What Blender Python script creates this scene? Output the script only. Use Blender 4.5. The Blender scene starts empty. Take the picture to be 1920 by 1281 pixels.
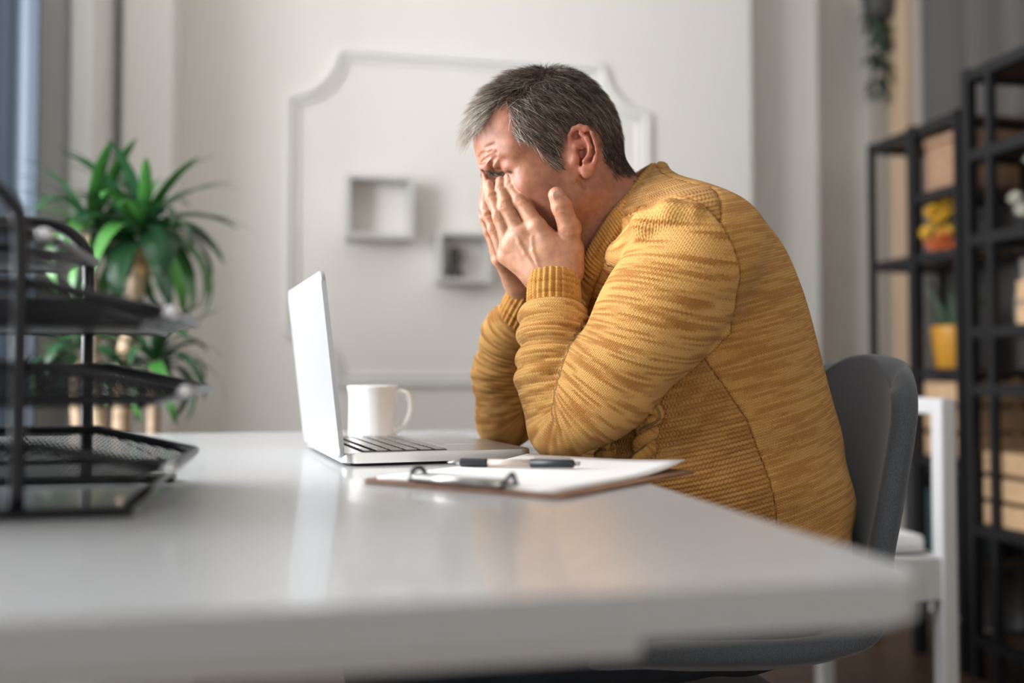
import bpy, bmesh, math, random
import numpy as np
from mathutils import Vector, Matrix
random.seed(7); rng = np.random.default_rng(7)
sc = bpy.context.scene
C = sc.collection

# ------------------------------------------------------------------ camera
FPX = 1867.0                        # focal length in pixels of the 1920 wide frame (35 mm lens)
CAM = np.array([0.0, 0.0, 0.855])
TH = math.atan(59.5 / FPX)          # slight upward pitch
cam = bpy.data.objects.new('camera', bpy.data.cameras.new('camera')); C.objects.link(cam)
cam.location = CAM; cam.rotation_euler = (math.pi / 2 + TH, 0, 0)
cam.data.sensor_width = 36; cam.data.lens = 36 * FPX / 1920
cam.data.clip_start = 0.02; cam.data.clip_end = 60
cam.data.dof.use_dof = True; cam.data.dof.focus_distance = 1.29; cam.data.dof.aperture_fstop = 1.5
sc.camera = cam

# ------------------------------------------------------------------ room axes: U along the back wall, V into depth
A = math.radians(12)
U = np.array([math.cos(A), math.sin(A), 0]); V = np.array([-math.sin(A), math.cos(A), 0]); Z = np.array([0, 0, 1.0])
def RM(u, v, z): return U * u + V * v + Z * z

# ------------------------------------------------------------------ world, daylight, exposure
w = bpy.data.worlds.new('world'); sc.world = w; w.use_nodes = True
w.node_tree.nodes['Background'].inputs[0].default_value = (0.74, 0.85, 1.0, 1)
w.node_tree.nodes['Background'].inputs[1].default_value = 0.3
def window_light(name, loc, direction, sx, sy, power, col):
    l = bpy.data.lights.new(name, 'AREA'); l.shape = 'RECTANGLE'; l.size = sx; l.size_y = sy; l.energy = power; l.color = col
    o = bpy.data.objects.new(name, l); C.objects.link(o); o.location = loc
    o.rotation_euler = Vector(direction).to_track_quat('-Z', 'Y').to_euler()
    return o
LW = -1.45                          # left wall
window_light('daylight_left', RM(LW - 0.12, 1.70, 1.5), tuple(U), 1.6, 1.5, 122, (0.97, 0.98, 1.0))
window_light('daylight_left_rear', RM(LW - 0.12, -1.15, 1.5), tuple(U), 1.5, 1.5, 5, (0.93, 0.96, 1.0))
window_light('daylight_rear', RM(0.8, -2.32, 1.5), tuple(V), 1.6, 1.5, 26, (1.0, 0.94, 0.86))
sc.view_settings.view_transform = 'Standard'; sc.view_settings.look = 'None'; sc.view_settings.gamma = 1
sc.view_settings.use_curve_mapping = False; sc.view_settings.exposure = 0.25
try:
    sc.cycles.use_denoising = True; sc.cycles.max_bounces = 8; sc.cycles.transparent_max_bounces = 24
    sc.cycles.sample_clamp_indirect = 6
except Exception: pass

# ------------------------------------------------------------------ helpers: pixels to world (used once, to find real positions)
def W(px, py, Y):
    x = (px - 960) / FPX; y = -(py - 640.5) / FPX
    d = np.array([x, math.cos(TH) - y * math.sin(TH), math.sin(TH) + y * math.cos(TH)])
    return CAM + d * (Y / d[1])
def ray(px, py):
    p = W(px, py, 1.0) - CAM
    return p / np.linalg.norm(p)
def on_v(px, v, z=0.0):             # point of a pixel column on the plane at room depth v
    tx = (px - 960) / FPX
    Y = v / (V[1] + V[0] * tx)
    X = tx * Y
    return U[0] * X + U[1] * Y      # its u
def at_v(px, py, v):
    tx = (px - 960) / FPX
    return W(px, py, v / (V[1] + V[0] * tx))

# ------------------------------------------------------------------ helpers: materials
def mat(name, col, rough=0.5, metal=0.0, spec=0.5, bump=None, var=None, coat=0.0, sheen=0.0, trans=0.0):
    m = bpy.data.materials.new(name); m.use_nodes = True
    nt = m.node_tree; b = nt.nodes['Principled BSDF']
    b.inputs['Base Color'].default_value = (*col, 1); b.inputs['Roughness'].default_value = rough
    b.inputs['Metallic'].default_value = metal; b.inputs['Specular IOR Level'].default_value = spec
    b.inputs['Coat Weight'].default_value = coat; b.inputs['Sheen Weight'].default_value = sheen
    b.inputs['Transmission Weight'].default_value = trans
    tc = None
    if var or bump:
        tc = nt.nodes.new('ShaderNodeTexCoord')
    if var:                         # (scale vec, colour2, detail)
        mp = nt.nodes.new('ShaderNodeMapping'); mp.inputs['Scale'].default_value = var[0]
        n = nt.nodes.new('ShaderNodeTexNoise'); n.inputs['Scale'].default_value = 1; n.inputs['Detail'].default_value = 4
        r = nt.nodes.new('ShaderNodeValToRGB'); r.color_ramp.elements[0].position = 0.35; r.color_ramp.elements[1].position = 0.65
        r.color_ramp.elements[0].color = (*col, 1); r.color_ramp.elements[1].color = (*var[1], 1)
        nt.links.new(tc.outputs['Object'], mp.inputs[0]); nt.links.new(mp.outputs[0], n.inputs['Vector'])
        nt.links.new(n.outputs[0], r.inputs[0]); nt.links.new(r.outputs[0], b.inputs['Base Color'])
    if bump:                        # (scale vec, strength, distance)
        mp = nt.nodes.new('ShaderNodeMapping'); mp.inputs['Scale'].default_value = bump[0]
        n = nt.nodes.new('ShaderNodeTexNoise'); n.inputs['Scale'].default_value = 1; n.inputs['Detail'].default_value = 3
        bp = nt.nodes.new('ShaderNodeBump'); bp.inputs['Strength'].default_value = bump[1]; bp.inputs['Distance'].default_value = bump[2]
        nt.links.new(tc.outputs['Object'], mp.inputs[0]); nt.links.new(mp.outputs[0], n.inputs['Vector'])
        nt.links.new(n.outputs[0], bp.inputs['Height']); nt.links.new(bp.outputs[0], b.inputs['Normal'])
    return m

# ------------------------------------------------------------------ helpers: objects
def link(name, me, m=None, parent=None, smooth=False):
    o = bpy.data.objects.new(name, me); C.objects.link(o)
    if m is not None and not me.materials: me.materials.append(m)
    if smooth: me.shade_smooth()
    if parent is not None: adopt(o, parent)
    return o
def world_of(o):
    m = o.matrix_basis.copy()
    if o.parent is not None: m = world_of(o.parent) @ o.matrix_parent_inverse @ m
    return m
def adopt(o, parent):
    o.parent = parent; o.matrix_parent_inverse = world_of(parent).inverted()
def thing(name, label, cat, loc=(0, 0, 0), group=None):
    o = bpy.data.objects.new(name, None); C.objects.link(o); o.location = loc; o.empty_display_size = 0.05
    return tag(o, label, cat, group)
def tag(o, label, cat, group=None):
    o['label'] = label; o['category'] = cat
    if group: o['group'] = group
    return o
def struct(o): o['kind'] = 'structure'; return o
def pydata(verts, faces):
    me = bpy.data.meshes.new('m'); me.from_pydata([tuple(map(float, v)) for v in verts], [], [tuple(int(i) for i in f) for f in faces]); me.update(); return me
def npmesh(verts, quads, nper=4):
    me = bpy.data.meshes.new('m'); nv, nf = len(verts), len(quads)
    me.vertices.add(nv); me.vertices.foreach_set('co', np.asarray(verts, np.float32).ravel())
    me.loops.add(nf * nper); me.loops.foreach_set('vertex_index', np.asarray(quads, np.int32).ravel())
    me.polygons.add(nf); me.polygons.foreach_set('loop_start', np.arange(nf, dtype=np.int32) * nper)
    me.update(calc_edges=True); me.validate(); return me
def bm_mesh(bm, bevel=0, seg=2):
    if bevel: bmesh.ops.bevel(bm, geom=bm.edges[:], offset=bevel, segments=seg, affect='EDGES', profile=0.6)
    bmesh.ops.recalc_face_normals(bm, faces=bm.faces[:])
    me = bpy.data.meshes.new('m'); bm.to_mesh(me); bm.free(); return me
def box_bm(bm, c, ax, ay, az, sx, sy, sz):
    c = np.array(c); vs = []
    for k in (-1, 1):
        for j in (-1, 1):
            for i in (-1, 1):
                vs.append(bm.verts.new(tuple(c + ax * i * sx / 2 + ay * j * sy / 2 + az * k * sz / 2)))
    for f in ((0, 2, 3, 1), (4, 5, 7, 6), (0, 1, 5, 4), (2, 6, 7, 3), (0, 4, 6, 2), (1, 3, 7, 5)):
        bm.faces.new([vs[i] for i in f])
def box(name, c, s, m, parent=None, bevel=0.0, ax=U, ay=V, az=Z, seg=2):
    bm = bmesh.new(); box_bm(bm, c, ax, ay, az, *s)
    return link(name, bm_mesh(bm, bevel, seg), m, parent)
def box_r(name, u0, u1, v0, v1, z0, z1, m, parent=None, bevel=0.0):   # room-axis box
    return box(name, RM((u0 + u1) / 2, (v0 + v1) / 2, (z0 + z1) / 2), (u1 - u0, v1 - v0, z1 - z0), m, parent, bevel)
def cat(pts, n=8, closed=False):    # Catmull-Rom through points
    P = [np.array(p, float) for p in pts]; out = []
    N = len(P); rngs = range(N if closed else N - 1)
    for i in rngs:
        if closed: p0, p1, p2, p3 = P[i - 1], P[i], P[(i + 1) % N], P[(i + 2) % N]
        else: p0, p1, p2, p3 = P[max(i - 1, 0)], P[i], P[i + 1], P[min(i + 2, N - 1)]
        for k in range(n):
            t = k / n
            out.append(0.5 * ((2 * p1) + (-p0 + p2) * t + (2 * p0 - 5 * p1 + 4 * p2 - p3) * t * t + (-p0 + 3 * p1 - 3 * p2 + p3) * t ** 3))
    if not closed: out.append(P[-1])
    return np.array(out)
def nrm(v): v = np.asarray(v, float); return v / (np.linalg.norm(v) + 1e-12)
def tube_data(path, rad, nseg=10, closed=False, caps=True):
    path = np.asarray(path, float); n = len(path)
    rad = np.broadcast_to(np.asarray(rad, float), (n,)) if np.ndim(rad) <= 1 else rad
    T = np.gradient(path, axis=0) if not closed else np.roll(path, -1, 0) - np.roll(path, 1, 0)
    T /= np.linalg.norm(T, axis=1)[:, None] + 1e-12
    ref = np.array([0, 0, 1.0]) if abs(T[0][2]) < 0.9 else np.array([1.0, 0, 0])
    a = nrm(np.cross(T[0], ref)); vs = []; fs = []
    for i in range(n):
        a = nrm(a - T[i] * a.dot(T[i])); b = np.cross(T[i], a)
        for k in range(nseg):
            t = 2 * math.pi * k / nseg
            vs.append(path[i] + (a * math.cos(t) + b * math.sin(t)) * rad[i])
    for i in range(n if closed else n - 1):
        j = (i + 1) % n
        for k in range(nseg):
            l = (k + 1) % nseg
            fs.append((i * nseg + k, i * nseg + l, j * nseg + l, j * nseg + k))
    if caps and not closed:
        fs.append(tuple(range(nseg - 1, -1, -1))); fs.append(tuple((n - 1) * nseg + k for k in range(nseg)))
    return vs, fs
def tube(name, path, rad, m, parent=None, nseg=10, closed=False):
    return link(name, pydata(*tube_data(path, rad, nseg, closed)), m, parent, smooth=True)
def lathe(name, prof, c, m, parent=None, n=40, smooth=True):
    vs, fs = [], []; c = np.array(c)
    for r, z in prof:
        for k in range(n):
            t = 2 * math.pi * k / n; vs.append(c + np.array([r * math.cos(t), r * math.sin(t), z]))
    for i in range(len(prof) - 1):
        for k in range(n):
            l = (k + 1) % n; fs.append((i * n + k, i * n + l, (i + 1) * n + l, (i + 1) * n + k))
    return link(name, pydata(vs, fs), m, parent, smooth=smooth)
def prism(name, poly, c, ax, ay, az, h, m, parent=None, bevel=0.0, seg=2):
    """polygon in the (ax, ay) plane at c, extruded by h along az"""
    bm = bmesh.new(); c = np.array(c)
    lo = [bm.verts.new(tuple(c + ax * p[0] + ay * p[1])) for p in poly]
    hi = [bm.verts.new(tuple(c + ax * p[0] + ay * p[1] + az * h)) for p in poly]
    n = len(poly); bm.faces.new(lo[::-1]); bm.faces.new(hi)
    for i in range(n): bm.faces.new((lo[i], lo[(i + 1) % n], hi[(i + 1) % n], hi[i]))
    return link(name, bm_mesh(bm, bevel, seg), m, parent)
def rrect(sx, sy, r, n=6):
    p = []
    for cx, cy, a0 in ((sx / 2 - r, sy / 2 - r, 0), (-sx / 2 + r, sy / 2 - r, 90), (-sx / 2 + r, -sy / 2 + r, 180), (sx / 2 - r, -sy / 2 + r, 270)):
        for k in range(n + 1):
            t = math.radians(a0 + 90 * k / n); p.append((cx + r * math.cos(t), cy + r * math.sin(t)))
    return p

# ------------------------------------------------------------------ signed distance fields -> smooth skin
def smin(a, b, k):
    if k <= 0: return np.minimum(a, b)
    h = np.maximum(k - np.abs(a - b), 0) / k
    return np.minimum(a, b) - h * h * k * 0.25
def smax(a, b, k): return -smin(-a, -b, k)
class Cone:                         # round cone between two points
    def __init__(s, a, b, ra, rb):
        s.a = np.array(a, float); s.b = np.array(b, float); s.ra, s.rb = ra, rb
        s.c = (s.a + s.b) / 2; s.r = np.linalg.norm(s.b - s.a) / 2 + max(ra, rb)
    def __call__(s, P):
        ba = s.b - s.a; t = np.clip(((P - s.a) @ ba) / (ba @ ba + 1e-12), 0, 1)
        return np.linalg.norm(P - s.a - t[:, None] * ba, axis=1) - (s.ra + (s.rb - s.ra) * t)
class Ell:                          # ellipsoid, optional axes (rows)
    def __init__(s, c, r, M=None):
        s.c = np.array(c, float); s.rad = np.array(r, float); s.M = np.eye(3) if M is None else np.array(M, float); s.r = max(r)
    def __call__(s, P):
        q = (P - s.c) @ s.M.T
        k0 = np.linalg.norm(q / s.rad, axis=1); k1 = np.linalg.norm(q / s.rad ** 2, axis=1)
        return k0 * (k0 - 1) / (k1 + 1e-9)
class Fn:
    def __init__(s, f, c, r): s.f = f; s.c = np.array(c, float); s.r = r
    def __call__(s, P): return s.f(P)
class Sub:                          # a nested field
    def __init__(s, f, c, r): s.f = f; s.c = np.array(c, float); s.r = r
    def __call__(s, P, c=None, h=1e9): return s.f(P, c, h)
class Field:
    def __init__(s): s.ops = []
    def u(s, prim, k=0.01): s.ops.append(('u', prim, k)); return s
    def s(s, prim, k=0.005): s.ops.append(('s', prim, k)); return s
    def i(s, prim, k=0.0): s.ops.append(('i', prim, k)); return s
    def d(s, prim): s.ops.append(('d', prim, 0)); return s
    def __call__(s, P, c=None, h=1e9):
        d = np.full(len(P), 0.5)
        for op, prim, k in s.ops:
            if c is not None and op != 'i' and np.linalg.norm(c - prim.c) - prim.r > h + k + 0.02: continue
            e = prim(P, c, h) if isinstance(prim, Sub) else prim(P)
            if op == 'u': d = smin(d, e, k)
            elif op == 's': d = smax(d, -e, k)
            elif op == 'i': d = smax(d, e, k)
            else: d = d + e
        return d
def surface(field, lo, hi, h, B=20):
    """sparse surface nets of a field between lo and hi at voxel size h"""
    lo = np.array(lo, float); hi = np.array(hi, float)
    nb = np.ceil((hi - lo) / (h * B)).astype(int); N = nb * B + 2
    ii = np.stack(np.meshgrid(*[np.arange(n) for n in nb], indexing='ij'), -1).reshape(-1, 3)
    cen = lo + (ii + 0.5) * h * B; half = h * B * 0.5 * math.sqrt(3)
    dc = np.abs(field(cen)); keep = ii[dc < half * 1.5 + 0.02]
    g = np.stack(np.meshgrid(*[np.arange(B + 1)] * 3, indexing='ij'), -1).reshape(-1, 3)
    gid = lambda q: (q[..., 0].astype(np.int64) * N[1] + q[..., 1]) * N[2] + q[..., 2]
    cid, cpos, quads = [], [], []
    ed = [((0,0,0),(1,0,0)),((0,1,0),(1,1,0)),((0,0,1),(1,0,1)),((0,1,1),(1,1,1)),((0,0,0),(0,1,0)),((1,0,0),(1,1,0)),((0,0,1),(0,1,1)),((1,0,1),(1,1,1)),((0,0,0),(0,0,1)),((1,0,0),(1,0,1)),((0,1,0),(0,1,1)),((1,1,0),(1,1,1))]
    for b in keep:
        base = b * B; P = lo + (base + g) * h
        c = lo + (base + B / 2) * h
        D = field(P, c, half).reshape(B + 1, B + 1, B + 1)
        if D.min() > 0 or D.max() < 0: continue
        ins = D < 0
        cnt = sum(ins[i:i + B, j:j + B, k:k + B].astype(np.int8) for i in (0, 1) for j in (0, 1) for k in (0, 1))
        act = np.argwhere((cnt > 0) & (cnt < 8))
        if len(act):
            acc = np.zeros((len(act), 3)); num = np.zeros(len(act))
            for e0, e1 in ed:
                e0 = np.array(e0); e1 = np.array(e1)
                i0 = act + e0; i1 = act + e1
                d0 = D[i0[:, 0], i0[:, 1], i0[:, 2]]; d1 = D[i1[:, 0], i1[:, 1], i1[:, 2]]
                cr = (d0 < 0) != (d1 < 0); t = np.where(cr, d0 / (d0 - d1 + 1e-12), 0)
                acc += np.where(cr[:, None], e0 + t[:, None] * (e1 - e0), 0); num += cr
            cid.append(gid(act + base + 1)); cpos.append(lo + (base + act + acc / num[:, None]) * h)
        for ax in range(3):
            s0 = [slice(0, B)] * 3; s1 = [slice(0, B)] * 3; s1[ax] = slice(1, B + 1)
            a0 = ins[tuple(s0)]; a1 = ins[tuple(s1)]
            e = np.argwhere(a0 != a1)
            if not len(e): continue
            o1 = np.zeros(3, int); o2 = np.zeros(3, int); o1[(ax + 1) % 3] = 1; o2[(ax + 2) % 3] = 1
            q = e + base + 1
            Q = np.stack([gid(q), gid(q - o1), gid(q - o1 - o2), gid(q - o2)], 1)
            fl = a0[e[:, 0], e[:, 1], e[:, 2]]
            Q[~fl] = Q[~fl][:, ::-1]
            quads.append(Q)
    cid = np.concatenate(cid); cpos = np.concatenate(cpos); quads = np.concatenate(quads)
    o = np.argsort(cid); cid = cid[o]; cpos = cpos[o]
    idx = np.searchsorted(cid, quads); idx = np.clip(idx, 0, len(cid) - 1)
    ok = (cid[idx] == quads).all(1)
    return cpos, idx[ok]
def set_attr(me, name, arr, kind='FLOAT_VECTOR'):
    a = me.attributes.new(name, kind, 'POINT')
    a.data.foreach_set('vector' if kind == 'FLOAT_VECTOR' else ('color' if kind == 'FLOAT_COLOR' else 'value'), np.asarray(arr, np.float32).ravel())

# ================================================================== THE ROOM
M_wall = mat('wall_paint', (0.80, 0.778, 0.738), 0.75, bump=((60, 60, 60), 0.05, 0.002))
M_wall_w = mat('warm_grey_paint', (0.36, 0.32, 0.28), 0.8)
M_trim = mat('trim_paint', (0.84, 0.825, 0.795), 0.5)
M_ceil = mat('ceiling_paint', (0.86, 0.85, 0.83), 0.85)
M_wood_dark = mat('dark_floor_wood', (0.055, 0.028, 0.018), 0.42, var=((3, 40, 8), (0.095, 0.05, 0.032)))
M_black = mat('black_metal', (0.012, 0.013, 0.016), 0.45, 0.4)
M_board = mat('walnut_board', (0.075, 0.045, 0.03), 0.5, var=((4, 30, 30), (0.11, 0.065, 0.04)))
M_pine = mat('pine_slat', (0.56, 0.36, 0.20), 0.6, var=((3, 40, 40), (0.66, 0.45, 0.27)))
M_white = mat('white_lacquer', (0.80, 0.80, 0.80), 0.35, coat=0.2)

VB = 3.3; HC = 2.95; RW = 2.25
# floor: a subfloor with planks on it
fl = struct(box_r('floor', LW - 0.1, RW + 0.1, -2.3, 4.0, -0.1, -0.012, M_wood_dark))
pl = None; pw, plen = 0.14, 1.3
i = 0; uu = LW - 0.05
while uu < RW + 0.05:
    off = (i * 0.47) % plen; vv = -2.3 - off
    while vv < 3.95:
        a, b = max(vv, -2.3), min(vv + plen, 3.95)
        if b - a > 0.05:
            if pl is None:
                pl = box('plank', (0, 0, 0), (pw - 0.004, 1.0, 0.012), M_wood_dark, fl, 0.0015, np.array([1.0, 0, 0]), np.array([0, 1.0, 0]), Z, 1); q = pl
            else:
                q = bpy.data.objects.new('plank', pl.data); C.objects.link(q); adopt(q, fl)
            q.location = RM(uu + pw / 2, (a + b) / 2, -0.006); q.rotation_euler = (0, 0, A); q.scale = (1, (b - a) - 0.004, 1)
        vv += plen
    uu += pw; i += 1

struct(box_r('ceiling', LW - 0.2, RW + 0.1, -2.45, 4.1, HC, HC + 0.1, M_ceil))
# back wall in three planes that step back towards the right corner
u1, u2, u3 = on_v(1412, VB), on_v(1543, VB + 0.12), RW + 0.1
wb = struct(box_r('wall_back', LW - 0.1, u1, VB, VB + 0.5, 0, HC, M_wall))
struct(box_r('wall_back_recess', u1, u2, VB + 0.14, VB + 0.5, 0, HC, M_wall))
struct(box_r('wall_back_corner', u2, u3, VB + 0.30, VB + 0.6, 0, HC, M_wall))
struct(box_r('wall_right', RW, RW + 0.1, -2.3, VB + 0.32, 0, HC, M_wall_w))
# left wall with two windows, rear wall with one
def wall_with_window(name, along, across, c0, wins, z0, z1, length0, length1):
    """boxes around window openings; along = axis of the wall, c0 = offset on the other axis"""
    parts = []; cur = length0
    def seg(a, b, za, zb):
        bm_c = along * ((a + b) / 2) + across * c0 + Z * ((za + zb) / 2)
        parts.append((bm_c, (b - a, 0.12, zb - za)))
    for a, b in wins:
        seg(cur, a, 0, HC); seg(a, b, 0, z0); seg(a, b, z1, HC); cur = b
    seg(cur, length1, 0, HC)
    bm = bmesh.new()
    for c, s in parts: box_bm(bm, c, along, across, Z, *s)
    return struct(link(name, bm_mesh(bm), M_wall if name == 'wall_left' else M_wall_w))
wall_with_window('wall_left', V, U, LW - 0.06, [(-1.9, -0.4), (0.9, 2.5)], 0.75, 2.25, -2.35, VB + 0.05)
wall_with_window('wall_rear', U, V, -2.30, [(0.0, 1.6)], 0.75, 2.25, LW - 0.1, RW + 0.1)
def window(name, along, across, c, a, b, z0=0.75, z1=2.25):
    e = bpy.data.objects.new(name, None); C.objects.link(e); e.location = along * ((a + b) / 2) + across * c + Z * z0; struct(e)
    for (x0, x1, y0, y1) in ((a, a + 0.06, z0, z1), (b - 0.06, b, z0, z1), (a, b, z0, z0 + 0.06), (a, b, z1 - 0.06, z1)):
        box('window_frame', along * ((x0 + x1) / 2) + across * c + Z * ((y0 + y1) / 2), (x1 - x0, 0.06, y1 - y0), M_trim, e, 0, along, across, Z)
    m = (a + b) / 2
    box('mullion', along * m + across * c + Z * ((z0 + z1) / 2), (0.05, 0.05, z1 - z0 - 0.1), M_trim, e, 0, along, across, Z)
    box('window_sill', along * m + across * (c + 0.1) + Z * (z0 - 0.015), (b - a + 0.1, 0.2, 0.03), M_trim, e, 0.004, along, across, Z)
window('window_1', V, U, LW - 0.05, 0.9, 2.5); window('window_2', V, U, LW - 0.05, -1.9, -0.4); window('window_3', U, V, -2.29, 0.0, 1.6)

# pilasters of the tall doorway on the left
ua0, ua1 = on_v(222, 3.02), on_v(318, 3.02)
struct(box_r('trim_1', ua0, ua1, 3.02, VB + 0.02, 0, HC, M_trim, None, 0.012))
ub0, ub1 = on_v(122, 2.74), on_v(166, 2.74)
struct(box_r('trim_2', ub0, ub1, 2.74, VB + 0.02, 0, HC, M_trim, None, 0.01))
struct(box_r('trim_3', on_v(20, 2.86), ub0 + 0.01, 2.86, VB + 0.02, 0, HC, M_trim, None, 0.01))
struct(box_r('trim_8', ub1, ua0 + 0.002, 3.14, VB + 0.02, 0, HC, M_trim))
# baseboards
struct(box_r('baseboard_back', ua1, u1, VB - 0.018, VB + 0.01, 0, 0.14, M_trim, None, 0.004))
struct(box_r('baseboard_right', RW - 0.018, RW + 0.01, -2.2, VB + 0.3, 0, 0.14, M_trim, None, 0.004))
# moulded panel on the back wall (raised bead with scooped corners)
def wallp(px, py, off=0.0): p = at_v(px, py, VB - off); return p
def panel_path(top, bot, l, r, q):
    # l,r,top,bot in pixels on the wall plane; wall coordinates are used so the outline is a true rectangle
    a = wallp(l, top); b = wallp(r, top); c = wallp(l, bot)
    ul, ur = a @ U, b @ U; zt = (a[2] + b[2]) / 2; zb = c[2]; v = VB - 0.006
    pts = []
    def scoop(cu, cz, su, sz, rev):
        s = [(0, -1.08), (0.05, -1.0), (0.16, -0.99), (0.38, -0.92), (0.60, -0.78), (0.78, -0.60), (0.92, -0.38), (0.99, -0.16), (1.0, -0.05), (1.08, 0)]
        s = [(cu + su * x * q, cz + sz * (y) * q) for x, y in s]
        return s[::-1] if rev else s
    pts += scoop(ul, zt, 1, 1, False); pts += scoop(ur, zt, -1, 1, True)
    pts += scoop(ur, zb, -1, -1, False); pts += scoop(ul, zb, 1, -1, True)
    return [RM(p[0], v, p[1]) for p in pts]
def dens(pts, closed=True):
    out = []
    for i in range(len(pts)):
        a, b = np.array(pts[i]), np.array(pts[(i + 1) % len(pts)])
        n = max(1, int(np.linalg.norm(b - a) / 0.03))
        for k in range(n): out.append(a + (b - a) * k / n)
    return out
pp = panel_path(112, 719, 541, 1212, 0.16)
struct(tube('trim_4', dens(pp), 0.014, M_trim, None, 8, True))
pc = np.mean(pp, axis=0); pp2 = [pc + (p - pc) * 0.955 for p in pp]
struct(tube('trim_5', dens(pp2), 0.008, M_trim, None, 6, True))

# two open box shelves on the wall
M_box = mat('pale_grey_box', (0.60, 0.585, 0.565), 0.55)
def cube_shelf(x0, x1, y0, y1, label, dep, th):
    vf = VB - dep
    a, b = at_v(x0, y0, vf), at_v(x1, y1, vf)
    ua, ub_, zt, zb = a @ U, b @ U, a[2], b[2]
    o = thing('wall_box_shelf', label, 'shelf', RM((ua + ub_) / 2, VB - dep / 2, zb), 'box shelves on the back wall')
    box_r('side_panel', ua, ua + th, vf, VB - 0.001, zb, zt, M_box, o, 0.002); box_r('side_panel', ub_ - th, ub_, vf, VB - 0.001, zb, zt, M_box, o, 0.002)
    box_r('top_panel', ua + th, ub_ - th, vf, VB - 0.001, zt - th, zt, M_box, o, 0.002); box_r('bottom_panel', ua + th, ub_ - th, vf, VB - 0.001, zb, zb + th, M_box, o, 0.002)
    return ua, ub_, zb + th
cube_shelf(649, 776, 325, 448, 'larger empty square box shelf on the back wall', 0.10, 0.014)
ua, ub_, zz = cube_shelf(822, 922, 433, 530, 'smaller square box shelf beside the raised hands, small dark figurine inside', 0.10, 0.013)
M_fig = mat('dark_figurine', (0.06, 0.05, 0.045), 0.5)
fg = thing('figurine', 'small dark figurine standing inside the smaller wall box', 'figurine', RM(ua + 0.062, VB - 0.05, zz))
c0 = RM(ua + 0.062, VB - 0.05, zz)
lathe('body', [(0.0, 0), (0.028, 0.002), (0.026, 0.02), (0.016, 0.045), (0.020, 0.06), (0.012, 0.075), (0.0, 0.08)], c0, M_fig, fg, 14)
lathe('head', [(0.0, 0.072), (0.013, 0.078), (0.017, 0.09), (0.012, 0.104), (0.0, 0.108)], c0, M_fig, fg, 14)
tube('arm', [c0 + U * 0.015 + Z * 0.055, c0 + U * 0.03 + Z * 0.07, c0 + U * 0.026 + Z * 0.095], 0.005, M_fig, fg, 6)

# curtains
def curtain(name, label, p0, p1, z0, z1, amp, waves, m, n=90, flare=0.0, seed=1):
    r = random.Random(seed); p0 = np.array(p0); p1 = np.array(p1); d = p1 - p0; L = np.linalg.norm(d); d /= L; nn = np.array([-d[1], d[0], 0])
    vs, fs = [], []; rows = 10
    ph = [r.uniform(-0.6, 0.6) for _ in range(n + 1)]
    for j in range(rows + 1):
        t = j / rows; z = z1 + (z0 - z1) * t
        for i in range(n + 1):
            s = i / n
            a = amp * (0.75 + 0.4 * t) * math.sin(2 * math.pi * waves * s + 0.7 * math.sin(5 * s) + 0.25 * t * math.sin(9 * s)) + amp * 0.25 * math.sin(2 * math.pi * waves * 2.3 * s + 1)
            p = p0 + d * L * (0.5 + (s - 0.5) * (1 + flare * t)) + nn * a; vs.append((p[0], p[1], z))
    for j in range(rows):
        for i in range(n):
            q = j * (n + 1) + i; fs.append((q, q + 1, q + n + 2, q + n + 1))
    o = link(name, pydata(vs, fs), m, None, True); o.modifiers.new('thickness', 'SOLIDIFY').thickness = 0.003
    tag(o, label, 'curtain'); return o
M_cur_r = mat('charcoal_curtain', (0.078, 0.072, 0.068), 0.9, sheen=0.3)
M_cur_l = mat('slate_blue_curtain', (0.065, 0.085, 0.115), 0.8, sheen=0.2)
curtain('curtain', 'charcoal grey curtain hanging behind the black shelving', RM(RW - 0.06, 1.0, 0), RM(RW - 0.06, 3.20, 0), 0.03, 2.72, 0.026, 11, M_cur_r, 160)
tube('curtain_rod', [RM(RW - 0.06, 0.9, 2.75), RM(RW - 0.06, 3.3, 2.75)], 0.012, M_black); tag(bpy.data.objects['curtain_rod'], 'black curtain rod above the charcoal curtain', 'curtain rod')
curtain('curtain', 'slate blue curtain hanging at the left doorway', RM(LW + 0.03, 2.6, 0), RM(on_v(70, 2.6), 2.6, 0), 0.03, 2.72, 0.024, 8, M_cur_l, 110, 0.0, 3)  # unseen part runs on to the left wall, added to block window light
o = tube('curtain_rod', [RM(LW + 0.01, 2.6, 2.75), RM(on_v(90, 2.6), 2.6, 2.75)], 0.012, M_black); tag(o, 'black curtain rod above the slate blue curtain', 'curtain rod')
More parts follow.
